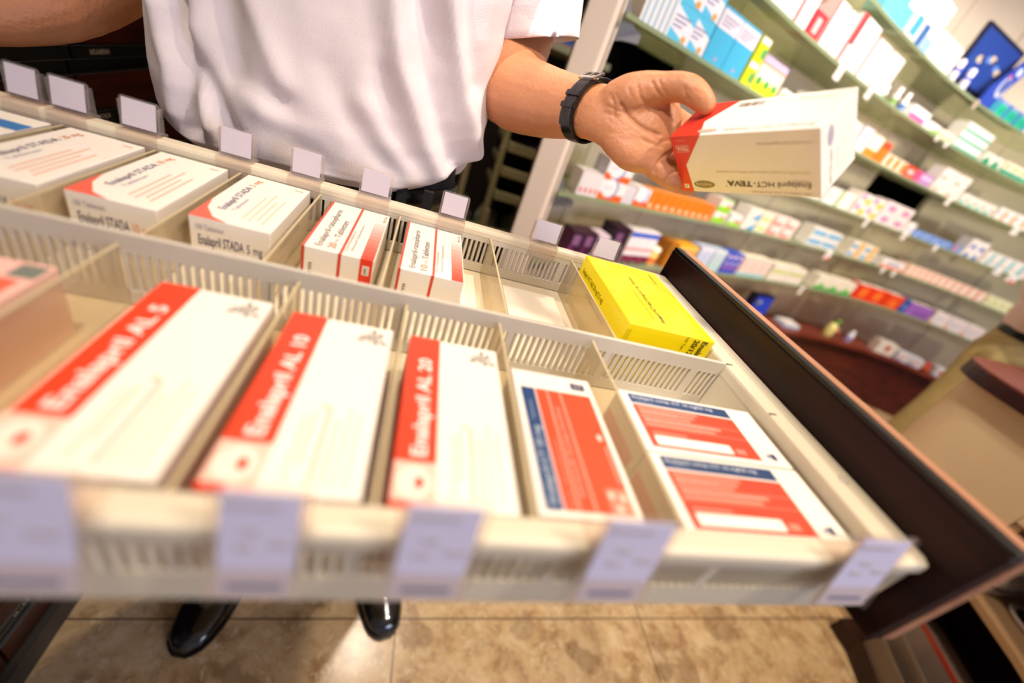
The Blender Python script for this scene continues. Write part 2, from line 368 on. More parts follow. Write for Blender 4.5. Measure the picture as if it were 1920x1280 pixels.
def carton_mesh(w_, d_, h_, base, rects, top=None, side=None):
    """front faces -Y, origin at the bottom centre of the front; rects are printed areas in front fractions"""
    b = B(); bm = ink(base); b.box((-w_/2, 0, 0), (w_/2, d_, h_), bm)
    F = frame((-w_/2, -.0003, 0), (1,0,0), (0,0,1))
    for i, r in enumerate(rects):
        F2 = frame((-w_/2, -.0003-.00005*i, 0), (1,0,0), (0,0,1))
        if r[0] == 'o': b.disc(F2, r[1]*w_, r[2]*h_, r[3]*w_, r[3]*w_, ink(r[4]), 14)
        elif r[0] == 't': b.shape(F2, [(r[1]*w_, r[2]*h_), (r[3]*w_, r[4]*h_), (r[5]*w_, r[6]*h_)], ink(r[7]))
        elif r[0] == 'l':   # lines of small print
            u0, v0, u1, v1, n, c = r[1:]
            for k in range(n):
                a = v0+(v1-v0)*(k+.2)/n; e = v0+(v1-v0)*(k+.6)/n
                b.rect(F2, u0*w_, a*h_, (u0+(u1-u0)*(.6+.4*((k*7) % 5)/4))*w_, e*h_, ink(c))
        else:
            b.rect(F2, r[0]*w_, r[1]*h_, r[2]*w_, r[3]*h_, ink(r[4]))
    if top: b.rect(frame((-w_/2, 0, h_+.0003), (1,0,0), (0,1,0)), .04*w_, .05*d_, .96*w_, .95*d_, ink(top))
    if side: b.rect(frame((-w_/2-.0003, d_, 0), (0,-1,0), (0,0,1)), .04*d_, .03*h_, .96*d_, .97*h_, ink(side))
    if side: b.rect(frame((w_/2+.0003, 0, 0), (0,1,0), (0,0,1)), .04*d_, .03*h_, .96*d_, .97*h_, ink(side))
    return b.mesh('medicine_carton')
def place(name, me, s, z, off, yaw=0):
    p, t, n = cur(s); o = bpy.data.objects.new(name, me); C.objects.link(o)
    o.location = p+n*off+V((0,0,z)); f_ = min(1, max(.0, s/.45)); o.rotation_euler = (0, 0, math.atan2(t.y, t.x)*f_+yaw); o.location.x += .012*(1-f_); return o
WHERE = {0: 'on wooden ledge', 1: 'on lowest glass shelf', 2: 'on second glass shelf', 3: 'on third glass shelf', 4: 'on fourth glass shelf', 5: 'on fifth glass shelf', 6: 'on sixth glass shelf'}
ZOF = dict(SHZ); ZOF[0] = .402
def run(k, x0, x1, n, h, base, rects, label, layers=1, top=None, side=None, d=.07, off=.012, gap=.03, name='medicine_carton', cat='carton', z=None):
    s0, s1 = S(k, x0), S(k, x1); w_ = (s1-s0)/n*(1-gap)
    me = carton_mesh(w_, d, h, base, rects, top, side)
    z0 = ZOF[k]+.0006 if z is None else z; off = off+(.03 if k == 0 else 0)
    full = f'{label} {WHERE[k]}'; grp = full if n*layers > 1 else None
    for L_ in range(layers):
        for i in range(n):
            tag(place(name, me, s0+(s1-s0)*(i+.5)/n, z0+L_*(h+.0006), off), full, cat, grp)
Wh, Cr = '#f3ece2', '#efe6cf'
# shelf 4 (left end is the light blue stock)
run(4, 1196, 1250, 5, .095, '#ece4de', [(.35, .0, .65, .8, '#8fb6cf')], 'slim white blue-striped carton left of the light blue ones')
run(4, 1252, 1322, 2, .075, '#5cc3e6', [('t', 0, .95, 0, .35, 1, .0, '#f1e9ee'), ('t', 0, .95, 1, .55, 1, 0, '#f1e9ee'), ('l', .1, .35, .8, .75, 3, '#7d86ad'), ('o', .75, .14, .10, '#f0a030')], 'light blue and white carton with orange dot, piled two high', layers=2, side='#5cc3e6')
run(4, 1326, 1392, 2, .125, '#49b4dc', [(.0, .62, 1, .95, '#ece2ea'), ('l', .1, .68, .9, .88, 3, '#8b86a8'), ('o', .55, .12, .05, '#d98fb0')], 'tall light blue carton with white top band', top='#7fa9bb', side='#3f9cc2')
run(4, 1396, 1412, 1, .062, '#d8e020', [(.05, .75, .95, .98, '#e9e2ee'), (.6, .2, .95, .6, '#2ea35a')], 'small yellow-green carton piled beside tall light blue ones', layers=2)
run(4, 1414, 1456, 3, .095, Cr, [(0, 0, 1, .34, '#e0e62a'), (.3, .2, .75, .42, '#1fa24c'), (0, .82, 1, 1, '#cbb6d6'), (0, .76, 1, .82, '#e89a72')], 'cream and yellow carton with green spot')
run(4, 1462, 1500, 2, .05, Wh, [(.15, .2, .5, .7, '#f4f000')], 'low white carton with yellow square')
run(4, 1507, 1590, 4, .085, Wh, [(.1, .1, .9, .4, '#e9c7b0')], 'white carton behind the hand-held carton,')
run(4, 1596, 1612, 1, .09, '#efdfe6', [(.1, .5, .9, .8, '#d8bfd2')], 'pale pink carton')
run(4, 1614, 1634, 1, .085, '#f4e3cc', [(0, 0, 1, .35, '#f08a2a')], 'cream carton with orange foot')
run(4, 1636, 1650, 1, .08, '#ef7a22', [(0, .7, 1, 1, '#e2502c')], 'orange carton with red top')
run(4, 1652, 1690, 3, .05, '#f3e2c6', [(.4, .1, .95, .9, '#ee8430')], 'small cream and orange carton')
run(4, 1692, 1708, 1, .05, '#e25030', [(.2, .3, .8, .7, '#f0c8c0')], 'small red carton')
run(4, 1710, 1738, 1, .05, '#c08cc8', [(0, .0, .3, 1, '#e0568a'), (.3, .5, 1, .7, '#e9d9f0')], 'small violet and pink carton')
run(4, 1742, 1790, 2, .055, Wh, [(.1, .1, .5, .3, '#e8a08c'), (.4, .5, .9, .62, '#a6d6c8')], 'white carton with pink and mint print in a pile', layers=2)
run(4, 1794, 1856, 4, .05, Wh, [(0, 0, .7, .35, '#9fd0c4'), (.6, .3, .9, .6, '#eda48c')], 'small white and mint carton')
run(4, 1860, 1930, 4, .06, Wh, [(.7, 0, 1, .8, '#f2a060'), (.1, .4, .5, .6, '#b8c8e0')], 'small white and orange carton at the far right')
# shelf 5
run(5, 1445, 1492, 2, .115, '#fbf4f2', [('l', .1, .3, .9, .7, 3, '#ecb4b4')], 'tall white carton with faint red lines at the left end')
run(5, 1494, 1512, 1, .115, '#fbf4f2', [(.0, 0, .15, 1, '#e04a54')], 'tall white carton with red edge')
run(5, 1514, 1534, 1, .065, '#e23a44', [(.3, .2, .7, .8, '#c9b6b4')], 'small red carton with grey label')
run(5, 1536, 1570, 2, .12, '#fbf3f0', [(0, 0, .12, 1, '#e85a5e'), ('l', .3, .1, .9, .35, 3, '#efa4a0')], 'tall white carton with narrow red side band')
run(5, 1572, 1604, 1, .14, '#fdf6f3', [(0, .4, .25, 1, '#e5444c'), (0, 0, .1, .4, '#e5444c')], 'tallest white carton with broad red side')
run(5, 1606, 1655, 2, .125, '#fdf6f3', [(0, 0, .1, 1, '#e87074'), ('o', .5, .55, .18, '#f8dcd8')], 'tall white carton with red left edge')
run(5, 1760, 1784, 2, .035, '#f6e9cf', [(.1, .2, .9, .5, '#e8d08c')], 'tiny cream carton')
run(5, 1788, 1836, 1, .036, '#f8f4ee', [(0, 0, 1, .3, '#37b394')], 'flat white carton with teal foot, in a pile of three,', layers=3)
run(5, 1840, 1872, 2, .05, '#f6efe2', [('t', 0, 0, 1, 0, .5, .8, '#159a6c')], 'small white carton with green peak')
run(5, 1874, 1930, 4, .055, '#f4ead2', [(.2, .5, .8, .8, '#d8c080'), (0, 0, 1, .35, '#2aa382')], 'small cream and dark green carton')
run(5, 1704, 1734, 1, .05, '#fbf4f2', [(0, 0, .9, .45, '#e668a0')], 'small white and pink carton')
run(5, 1736, 1758, 1, .035, '#f8f4ec', [('t', 0, 0, 1, 0, 1, .6, '#8cc850')], 'low white carton with a green wedge')
# shelf 6
run(6, 1650, 1690, 1, .10, '#6fd0f0', [(.0, .6, .3, 1, '#fdf8f2'), (.7, .6, 1, 1, '#fdf8f2')], 'light blue carton with white corners')
run(6, 1694, 1712, 1, .14, '#f6eef0', [(.2, .1, .8, .5, '#52aee6')], 'narrow white carton with sky blue patch')
run(6, 1714, 1738, 1, .15, '#f4eef0', [(0, 0, .35, .45, '#2f6fb0'), (.4, 0, 1, .3, '#9cc0ec')], 'narrow white carton with dark blue side')
run(6, 1742, 1784, 1, .09, '#fdf8f0', [('l', .2, .3, .8, .6, 2, '#f0e0d0')], 'bright plain white carton')
run(6, 1858, 1930, 4, .06, '#2fc0a0', [(0, .8, 1, 1, '#8fa8e0'), (.8, 0, 1, 1, '#4a6cc8'), (.35, .2, .6, .6, '#18a888')], 'teal carton with blue edge', side='#f6ece0')
# shelf 3
run(3, 1204, 1236, 1, .045, '#f0e8e4', [(.3, .0, .55, 1, '#e04a3c')], 'small white carton with a red stripe seen above the hand,')
run(3, 1325, 1540, 7, .07, Wh, [(.1, .1, .9, .4, '#d9c3a6')], 'cream carton hidden partly by the held carton,')
run(3, 1548, 1572, 1, .07, Wh, [(.85, 0, 1, 1, '#6aa84a'), ('l', .1, .3, .7, .7, 3, '#e4c8a8')], 'white carton with green edge')
run(3, 1574, 1596, 1, .075, '#f6eeda', [(.85, .1, 1, .9, '#e8a0a0')], 'cream carton with pink edge')
run(3, 1598, 1640, 2, 0.050, '#f6e6dc', [(.5, .1, .95, .6, '#f2cc3c'), (.1, .4, .4, .9, '#c48ac0')], 'small pink and yellow carton in two layers', layers=2)
run(3, 1642, 1690, 2, 0.055, '#f4e4e0', [(.3, .2, .8, .7, '#dc8cb4')], 'white and rose carton', layers=2)
run(3, 1694, 1708, 1, .06, '#f2ebe4', [(.2, .2, .8, .5, '#d0c8e4')], 'white carton left of the blue striped ones')
run(3, 1710, 1780, 4, .038, '#6a8fd4', [('l', .05, .05, .95, .95, 5, '#a9bdea')], 'low blue striped carton')
run(3, 1782, 1798, 1, .038, '#8a9cd2', [(.05, .1, .4, .9, '#cc8090')], 'low violet and blue carton')
run(3, 1800, 1830, 2, .05, '#f3e8e0', [('t', .2, 0, .9, 0, .6, .6, '#3d66c0')], 'white carton with blue wedge, in two layers,', layers=2)
run(3, 1834, 1920, 5, 0.075, '#f2e8de', [(.7, 0, .95, .9, '#62c0c8'), (.1, .2, .6, .35, '#d8c8c0')], 'white carton with turquoise side bar')
# shelf 2
run(2, 1082, 1116, 4, .068, '#e9e0de', [(.35, .12, .7, .34, '#e8543c')], 'slim white carton with a small red mark standing by the pilaster', side='#e9e0de')
run(2, 1119, 1160, 1, .058, '#f4ece8', [(0, 0, 1, .34, '#f2661e'), ('o', .42, .62, .30, '#7d88c0'), ('o', .36, .62, .28, '#f6f0f0'), ('l', .15, .55, .6, .7, 2, '#b0b0cc')], 'white and orange carton with blue arc, in a pile of two', layers=2, side='#dcd6de')
run(2, 1163, 1184, 4, .055, '#d9d2d6', [(.4, .1, .6, .3, '#c8b8d0')], 'very slim grey-white carton between the blue arc cartons')
run(2, 1187, 1212, 1, .058, '#f4ece8', [(0, 0, 1, .30, '#f2661e'), ('o', .5, .62, .38, '#7d88c0'), ('o', .42, .64, .34, '#f6f0f0')], 'single orange-footed carton with blue arc beside the orange row')
run(2, 1214, 1334, 9, .058, '#f47a1c', [(.1, .08, .5, .3, '#f9c9a0'), (.9, 0, 1, 1, '#ee5e1a')], 'plain orange carton in the long orange row', top='#f58a30')
run(2, 1337, 1360, 1, .046, '#ece6dc', [(0, 0, 1, .42, '#9ad42e'), (.55, .42, .85, .6, '#e8604a'), (0, .9, 1, 1, '#9ad42e')], 'white and bright green carton, in a pile of two,', layers=2)
run(2, 1366, 1388, 1, .048, '#eee6e0', [(0, 0, 1, .32, '#a4d84c'), (.5, .32, .95, .5, '#e8665c')], 'single white carton with green foot and red spot')
run(2, 1392, 1414, 1, .045, '#f2eadc', [('t', .4, 0, 1, 0, 1, .7, '#4a9fd8')], 'white carton with blue triangle, in a pile of two,', layers=2)
run(2, 1416, 1436, 1, .044, '#f0ebcf', [(.1, .2, .9, .5, '#c2d87c')], 'cream and pale green carton, in a pile of two,', layers=2)
run(2, 1438, 1484, 2, .044, '#f4dcd0', [(0, .05, .8, .35, '#ea8478'), (0, .35, .2, .9, '#f0a89c')], 'white and pink carton in two layers', layers=2)
run(2, 1512, 1564, 2, 0.045, '#eee4d6', [(.05, .2, .95, .75, '#7fb2d4')], 'small white carton with blue oval print, in two layers,', layers=2)
run(2, 1586, 1632, 2, 0.042, '#f0e2cc', [(0, .1, .5, .6, '#8cb4d2'), ('o', .7, .5, .2, '#f0b860')], 'small white, blue and orange carton in two layers', layers=2)
run(2, 1650, 1690, 1, 0.048, '#f4e8e2', [(0, .0, 1, .3, '#e87864'), (.2, .4, .8, .8, '#b8b8cc')], 'flat white carton with grey print and red line')
run(2, 1694, 1836, 11, 0.060, '#f4d2bc', [(.0, .0, .25, 1, '#ec9a78'), (.4, .3, .9, .6, '#f8e6dc')], 'small peach carton in the long peach row')
run(2, 1838, 1890, 4, 0.060, '#ebe4bc', [(.1, .2, .6, .7, '#cfd890')], 'pale yellow-green carton at the right end')
# shelf 1
run(1, 1062, 1106, 2, 0.100, '#3a1230', [(.1, .55, .6, .9, '#8a5c86'), (0, .1, .25, .5, '#8a2c74')], 'dark purple carton nearest the pilaster', side='#6a1f58')
run(1, 1108, 1128, 1, 0.100, '#e8d2dc', [(0, .7, 1, .9, '#3a5cc8'), (0, .0, 1, .25, '#c04878')], 'white and pink carton with blue top beside the dark purple ones')
run(1, 1134, 1160, 1, 0.135, '#2c1028', [(.2, .6, .6, .85, '#7a5078')], 'tall dark violet carton')
run(1, 1164, 1214, 3, 0.132, '#efe4e6', [(0, .82, 1, .96, '#3f66cc'), (0, .42, 1, .52, '#e8a8a4'), (0, 0, 1, .28, '#7c1f44'), (.3, .0, .8, .08, '#2f8a50')], 'tall white and maroon carton with blue top')
run(1, 1242, 1256, 1, 0.105, '#b06a18', [(.3, .5, .7, .8, '#6c5a30')], 'brown and amber carton')
run(1, 1258, 1292, 3, 0.100, '#f2a81c', [(0, .85, 1, 1, '#f6c648'), (0, .78, 1, .84, '#a8a890'), (.1, .1, .5, .3, '#e8d8a0')], 'amber yellow carton')
run(1, 1297, 1322, 2, 0.105, '#c4cce4', [(0, .1, .5, .3, '#f0a8a4'), (0, .85, 1, 1, '#e6e2ee')], 'pale blue carton with pink corner')
run(1, 1324, 1346, 2, 0.102, '#bfd0da', [(.2, .2, .7, .4, '#b0dcc0'), (0, .88, 1, 1, '#e0eae8')], 'pale grey-green carton')
run(1, 1349, 1379, 3, 0.100, '#3050c0', [('o', .5, .82, .25, '#f0d4dc'), ('o', .5, .5, .2, '#e8c4d4'), (.1, .22, .9, .32, '#b86a94')], 'deep blue carton with pale figures')
run(1, 1382, 1434, 3, 0.095, '#e8ccc0', [(0, 0, 1, .16, '#8fc4cc'), ('l', .1, .3, .6, .8, 4, '#eab8ac')], 'pinkish white carton with pale blue foot', top='#f4e8cc')
run(1, 1441, 1500, 2, 0.085, '#e9dccc', [(.0, .5, .9, .68, '#bccc62')], 'white carton with yellow-green band', top='#f2e6c8')
run(1, 1524, 1592, 3, 0.080, '#ecdfca', [('t', 0, .0, 1, 0, .5, .55, '#6cc04a'), (0, 0, 1, .22, '#4aa84e')], 'white carton with grassy green foot', top='#f2e6cc')
run(1, 1597, 1648, 2, 0.090, '#ee3c18', [('o', .5, .5, .25, '#f47a28')], 'red-orange carton with white top, left pair', top='#f2e6d6')
run(1, 1652, 1680, 1, 0.088, '#ee4a18', [('o', .5, .35, .2, '#f47a28')], 'single red-orange carton with white top', top='#f2e6d6')
run(1, 1682, 1692, 1, 0.085, '#2b56a8', [(.2, .3, .8, .6, '#6c8cc8')], 'narrow dark blue carton')
run(1, 1694, 1738, 1, 0.080, '#9a62b8', [(.3, .1, .9, .5, '#8a54a8')], 'wide purple carton with cream top', top='#f2e2c4')
run(1, 1742, 1840, 3, 0.082, '#ecdcd8', [('l', .1, .2, .8, .7, 3, '#c4c8dc'), (0, 0, .2, .2, '#f2a88c')], 'wide pinkish white carton', top='#f2e6e0')
# ledge
run(0, 1655, 1692, 1, .085, '#e6dacd', [(.4, .35, .65, .8, '#c2401c')], 'white carton with a red figure')
run(0, 1697, 1752, 2, .06, '#dde0ea', [(.1, .55, .8, .8, '#f0b49a'), (0, 0, .5, .25, '#7fa2d0'), (.1, .2, .6, .35, '#efa480')], 'pale blue-white carton with orange print', layers=1)
run(0, 1780, 1808, 1, .06, '#dfe0e6', [(.3, .3, .6, .8, '#e2541c'), (0, 0, .4, .2, '#a6c4dc')], 'small white carton with orange-red mark')

def lathe_item(k, x, prof, mats, label, name, cat, off=.04, yoff=0, z=None):
    p, t, n = cur(S(k, x)); b = B()
    for pr, m in zip(prof, mats): b.lathe(pr, ink(m))
    o = b.obj(name); o.location = p+n*(off+(.03 if k == 0 else 0))+V((0,0, ZOF[k]+.0008)); tag(o, f'{label} {WHERE[k]}', cat); return o
lathe_item(1, 1227, [[(.024, 0), (.025, .003), (.025, .052), (.020, .056)], [(.0265, .056), (.0265, .070), (.022, .072)], [(.0253, .008), (.0254, .03)]], ['#f0c068', '#efe8cc', '#e87838'], 'round amber jar with cream lid', 'jar', 'jar')
for x, hh, cc, nm in ((1664, .05, '#9db48c', 'left'), (1682, .07, '#86b05a', 'middle'), (1697, .072, '#4a7ac0', 'right')):
    lathe_item(5, x, [[(.013, 0), (.014, .003), (.014, hh*.6), (.009, hh*.7)], [(.010, hh*.7), (.010, hh), (.008, hh+.002)], [(.0143, hh*.15), (.0144, hh*.45)]], ['#f6f2ea', '#fdfaf4', cc], f'small white bottle with {"grey-green" if nm=="left" else "green" if nm=="middle" else "blue"} label, {nm} of three,', 'bottle', 'bottle')
for x, nm in ((1797, 'left'), (1818, 'right')):
    lathe_item(6, x, [[(.016, 0), (.020, .004), (.014, .05), (.014, .078), (.008, .082)], [(.0165, .02), (.0150, .05)]], ['#e8e4f4', '#5a58d8'], f'small violet-blue tube standing upright, {nm} of two,', 'tube', 'tube', off=.03)
# blue advertising display on the sixth shelf
p, t, n = cur(S(6, 1838)); th = thing('advertising_display', 'dark blue and black advertising stand-up display with silver swirl on the sixth glass shelf', 'display', p+n*.05+V((0,0,ZOF[6])))
th.rotation_euler = (0, 0, math.atan2(t.y, t.x)); th.scale = (1.45, 1.2, 1.35)
b = B(); b.box((-.13, 0, 0), (.12, .012, .17), ink('#0c1230')); F = frame((-.13, -.0004, 0), (1,0,0), (0,0,1)); b.rect(F, .01, .03, .24, .16, ink('#1c3c8c'))
for k in range(9): b.disc((F[0]+V((0,-.0001*k,0)), F[1], F[2]), .05+.02*k, .11-.006*abs(k-4), .016, .01, ink(['#4a78c8', '#c8b49a', '#20306a'][k % 3]), 12)
b.obj('back_card', th)
b = B(); A = [(.02, 0), (.02, .04), (.06, .10), (.10, .16), (.13, .21), (.16, .20), (.15, .15), (.12, .10), (.10, .05), (.10, 0)]
A3 = [V((x, -.045, z)) for x, z in A]; D3 = [a_+V((0, .01, 0)) for a_ in A3]; nA = len(A)
b.add(A3+D3, [tuple(range(nA)), tuple(range(nA, 2*nA))[::-1]]+[(k, (k+1) % nA, nA+(k+1) % nA, nA+k) for k in range(nA)], ink('#2848b0'))
F = frame((0, -.0454, 0), (1,0,0), (0,0,1)); b.disc(F, .075, .06, .022, .03, ink('#c4c8d8')); b.disc((F[0]+V((0,-.0002,0)), F[1], F[2]), .078, .064, .015, .022, ink('#3050a0')); b.disc(F, .125, .17, .02, .018, ink('#b4c0f0')); b.disc(F, .095, .11, .014, .012, ink('#c8d4f4')); b.disc((F[0]+V((0,-.0003,0)), F[1], F[2]), .07, .09, .006, .006, ink('#d85040'))
b.obj('front_cutout', th)
# blue box display, leaflets, small items on the ledge
p, t, n = cur(S(0, 1434))
b = B(); b.box((-.085, 0, 0), (.085, .05, .185), ink('#10163c')); q_ = lambda k: frame((-.085, -.0004-.0002*k, 0), (1,0,0), (0,0,1)); b.rect(q_(0), .010, .004, .166, .181, ink('#2440c8')); b.rect(q_(1), .024, .048, .132, .068, ink('#dcd4ec')); b.disc(q_(1), .048, .135, .03, .02, ink('#4a5878')); b.disc(q_(2), .058, .142, .013, .009, ink('#b4bcb8')); b.rect(q_(1), .02, .012, .085, .034, ink('#6058d8'))
o = b.obj('display_box'); o.location = p+n*.07+V((0,0,ZOF[0]+.001)); o.rotation_euler = (-.05, 0, math.atan2(t.y, t.x)); tag(o, 'tall deep blue display box with white caption bar on the left of the ledge', 'box')
p, t, n = cur(S(0, 1510)); b = B()
for k in range(4): b.box((-.075+.006*k, -.03+.004*k, .001+.006*k), (.06+.004*k, .07, .006+.006*k), ink(['#7f9cc8', '#e8dcd4', '#a9bcd8', '#efe4da'][k]))
o = b.obj('leaflet_pile'); o.location = p+n*.10+V((0,0,ZOF[0])); o.rotation_euler = (0, 0, math.atan2(t.y, t.x)-.1); tag(o, 'low pile of white and blue leaflets on the wooden ledge', 'leaflets')
p, t, n = cur(S(0, 1578)); th = thing('gift_pack', 'yellow and green gift pack with dark bow on the wooden ledge', 'pack', p+n*.10+V((0,0,ZOF[0]+.001)))
b = B(); b.lathe([(.03, 0), (.034, .01), (.030, .06), (.022, .085), (.012, .092)], ink('#e8dc8a')); b.obj('bag', th)
b = B(); b.lathe([(.012, .09), (.022, .10), (.018, .115), (.006, .12)], ink('#5a8a20'), o=V((.012,0,0))); b.obj('bow', th); b = B(); b.lathe([(.012, .04), (.022, .05), (.012, .062)], ink('#d87a5a'), o=V((.03,-.02,0))); b.obj('flower', th)
lathe_item(0, 1614, [[(.020, 0), (.022, .003), (.020, .045), (.012, .06)], [(.012, .06), (.012, .075), (.01, .077)], [(.0223, .01), (.0215, .03)]], ['#e2e0ee', '#f2eef4', '#7d7cc8'], 'small white plastic bottle with lilac label', 'bottle', 'bottle', off=.06)
lathe_item(0, 1768, [[(.028, .0), (.032, .02), (.028, .045), (.015, .058), (.004, .06)], [(.0325, .012), (.0328, .026)]], ['#b03010', '#f0803a'], 'round dark red lantern-like ball', 'ornament', 'ornament', off=.06)

# price tags on the shelf edges
me = None
def price(k, x, rel, w_=.028, h_=.030, c='#f4ece4', red=None):
    b = B(); b.box((-w_/2, -.0015, -h_), (w_/2, 0, .004), ink(c)); F = frame((-w_/2, -.0019, -h_), (1,0,0), (0,0,1)); b.rect(F, .2*w_, .5*h_, .7*w_, .65*h_, ink('#a8a09c'))
    if red: b.rect(F, .3*w_, .0, w_, .28*h_, ink('#e8543c'))
    o = b.obj('price_tag'); p, t, n = cur(S(k, x)); o.location = p-n*.003+V((0,0,ZOF[k])); o.rotation_euler = (0,0, math.atan2(t.y, t.x))
    tag(o, f'white price tag on {["", "lowest", "second", "third", "fourth", "fifth", "sixth"][k]} glass shelf, {rel}', 'price tag')
price(1, 1505, 'between the yellow-green banded and green-footed cartons', .03, .045)
price(2, 1556, 'with a red corner, below the blue oval cartons', .05, .045, red=1)
price(2, 1656, 'below the flat white carton'); price(2, 1676, 'left of the peach row')
price(3, 1628, 'below the pink and yellow cartons', .03, .04); price(3, 1697, 'left of the blue striped cartons', .035, .035); price(3, 1755, 'in front of the blue striped cartons')
price(3, 1868, 'below the turquoise barred cartons', .04); price(3, 1895, 'with a red corner at the right end', .05, .04, red=1)
price(4, 1776, 'below the mint cartons', .035, .035); price(4, 1902, 'below the orange cartons at the far right', .04, .04)
price(5, 1580, 'under the tallest white carton', .045, .045); price(5, 1632, 'under the red-edged tall cartons', .04, .035); price(5, 1757, 'beside the green wedge carton', .02, .02); price(5, 1775, 'under the tiny cream cartons', .022, .022)
price(6, 1842, 'below the dark blue display', .03, .03, '#b8a494')

# ------------------------------------------------------------------ left drawer cabinet (closed drawers)
m_wd = wood('mahogany_drawer', '#2a0f0a', '#4d1e12', 'Y', .38, .8)
LBL = {(2, 0): ('INFLANEFRAN', .85, .045), (2, -1): ('EMN STADA', .825, .046), (1, -9): ('IA - KZ', .40, .030), (1, -8): ('HA - HZ', .385, .03)}
for ci, (y0, y1, nm) in enumerate(((-.09, .36, 'nearest the camera'), (.36, .81, 'in the middle'), (.81, 1.26, 'beside the pharmacist'), (1.26, 1.71, 'farthest from the camera'))):
    th = thing('drawer_cabinet', f'dark mahogany column of closed drawers with black label strips, {nm}', 'cabinet', (-.52, (y0+y1)/2, 0))
    b = B(); b.box((-1.1, y0+.001, .055), (-.535, y1-.001, 1.9), m_black); b.box((-1.1, y0, 0), (-.507, y1, .055), M('plinth_grey', '#3a342f', .5)); b.obj('body', th, (-.52, (y0+y1)/2, 0)).location = (0,0,0)
    for k in range(-9, 10):
        z0 = .893+.0923*k; b = B(); o = V((-.52, (y0+y1)/2, 0))
        b.box((-.535, y0+.003, z0+.0015), (-.520, y1-.003, z0+.0525), m_wd)
        b.box((-.535, y0+.003, z0+.0535), (-.526, y1-.003, z0+.0905), m_black)
        b.box((-.530, y0+.003, z0+.075), (-.519, y1-.003, z0+.0905), m_black)
        for zz in (.0530, .0735, .0910): b.box((-.527, y0+.003, z0+zz), (-.5185, y1-.003, z0+zz+.0007), m_alu)
        d_ = b.obj('drawer', th, o); d_.location = (0,0,0)
        if (ci, k) in LBL:
            t_, yy, ww = LBL[(ci, k)]; b = B(); F = frame((-.5186, yy, z0+.078), (0,1,0), (0,0,1))
            b.box((-.5189, yy-.006, z0+.0752), (-.5187, yy+ww+.01, z0+.0902), ink('#0d0d10')); b.text(F, t_, 0, .001, .0075, ink('#d6d2c6'), width=ww)
            e = b.obj('label_strip', d_, o); e.location = (0,0,0); e['label'] = 'black label strip with white capitals'

# ------------------------------------------------------------------ the pulled-out drawer
YN, YM, YF = .091, .2815, .486
dr = thing('pull_out_drawer', 'long cream plastic medicine drawer pulled out to its mahogany front panel', 'drawer', (.34, .285, .945))
DO = V((.34, .285, .945))
def dpart(b, name, label=None):
    o = b.obj(name, dr, DO); o.location = (0,0,0)
    if label: o['label'] = label
    return o
def slots(b, x0, x1, y0, y1, zt, zb, s0, s1, m, pitch=.0058, bar=.0034, post=.0925, p0=.0, pw=.008):
    b.box((x0, y0, s1), (x1, y1, zt), m); b.box((x0, y0, zb), (x1, y1, s0), m)
    x = x0
    while x < x1-.001:
        ph = (x-p0) % post
        if ph < pw/2 or ph > post-pw/2:
            b.box((x, y0, s0), (min(x1, x+pitch), y1, s1), m)
        else:
            r = bar/2; n = 8; rg = []
            for z in (s0-.001, s1+.001): rg.append([V((x+r+r*math.cos(2*math.pi*k/n), (y0+y1)/2+(y1-y0)*.62*math.sin(2*math.pi*k/n), z)) for k in range(n)])
            b.loft(rg, m)
        x += pitch
b = B(); slots(b, -.50, .338, .093, .0965, .990, .945, .963, .983, m_cream)
b.box((-.50, .0905, .989), (.340, .105, 1.0), m_cream, bev=.003); dpart(b, 'near_wall')
b = B(); slots(b, -.50, .3095, .2795, .2835, 1.0, .9465, .957, .9865, m_grey); dpart(b, 'centre_wall', 'grey slotted wall between the two rows of cartons')
b = B(); slots(b, -.50, .3095, .4685, .4725, .990, .9465, .957, .985, m_grey)
b.box((-.50, .4685, .988), (.342, .4865, 1.0), m_cream, bev=.0035); dpart(b, 'far_wall')
b = B(); b.box((.3105, .097, .9465), (.3145, .4685, .99), M('end_wall', '#cfc5ae', .5)); b.box((.3100, .094, .985), (.3435, .486, .9995), M('end_rim', '#d6ccb5', .45), bev=.003)
for y in (.2815, .215, .35): b.box((.311, y-.0008, .9994), (.318, y+.0008, .9999), M('notch', '#5b5448', .7)); b.box((.3100, y-.0008, .955), (.3106, y+.0008, .985), M('notch', '#5b5448', .7))
b.box((.3095, .132, .966), (.3106, .137, .971), M('rivet_dark', '#2c2a26', .4), bev=.0005)
F = frame((0,0,.99975), (1,0,0), (0,1,0)); b.disc(F, .329, .1515, .004, .004, M('screw_cap', '#b5ac98', .4)); b.disc(frame((0,0,.9998), (1,0,0), (0,1,0)), .329, .1515, .0028, .0028, m_grey)
dpart(b, 'end_wall')
b = B(); b.box((-.50, .093, .941), (.342, .4845, .9452), m_cream); b.box((-.515, .0935, .9452), (-.50, .4865, .99), m_cream); dpart(b, 'bottom')
b = B(); x0, x1 = .3442, .364
b.box((x0, .0775, .928), (x1, .502, 1.0335), m_mahog, bev=.0015); fp = dpart(b, 'front_panel', 'dark mahogany front panel')
b = B(); b.box((x0+.001, .078, 1.0335), (x0+.011, .502, 1.0375), m_black, bev=.001); o = b.obj('rubber_seal', fp, DO); o.location = (0,0,0); o['label'] = 'black seal strip along the top'
b = B(); b.box((x1-.008, .0765, .930), (x1+.0035, .503, 1.0375), m_pale, bev=.0015); o = b.obj('outer_edge', fp, DO); o.location = (0,0,0); o['label'] = 'pale reddish outer edging'
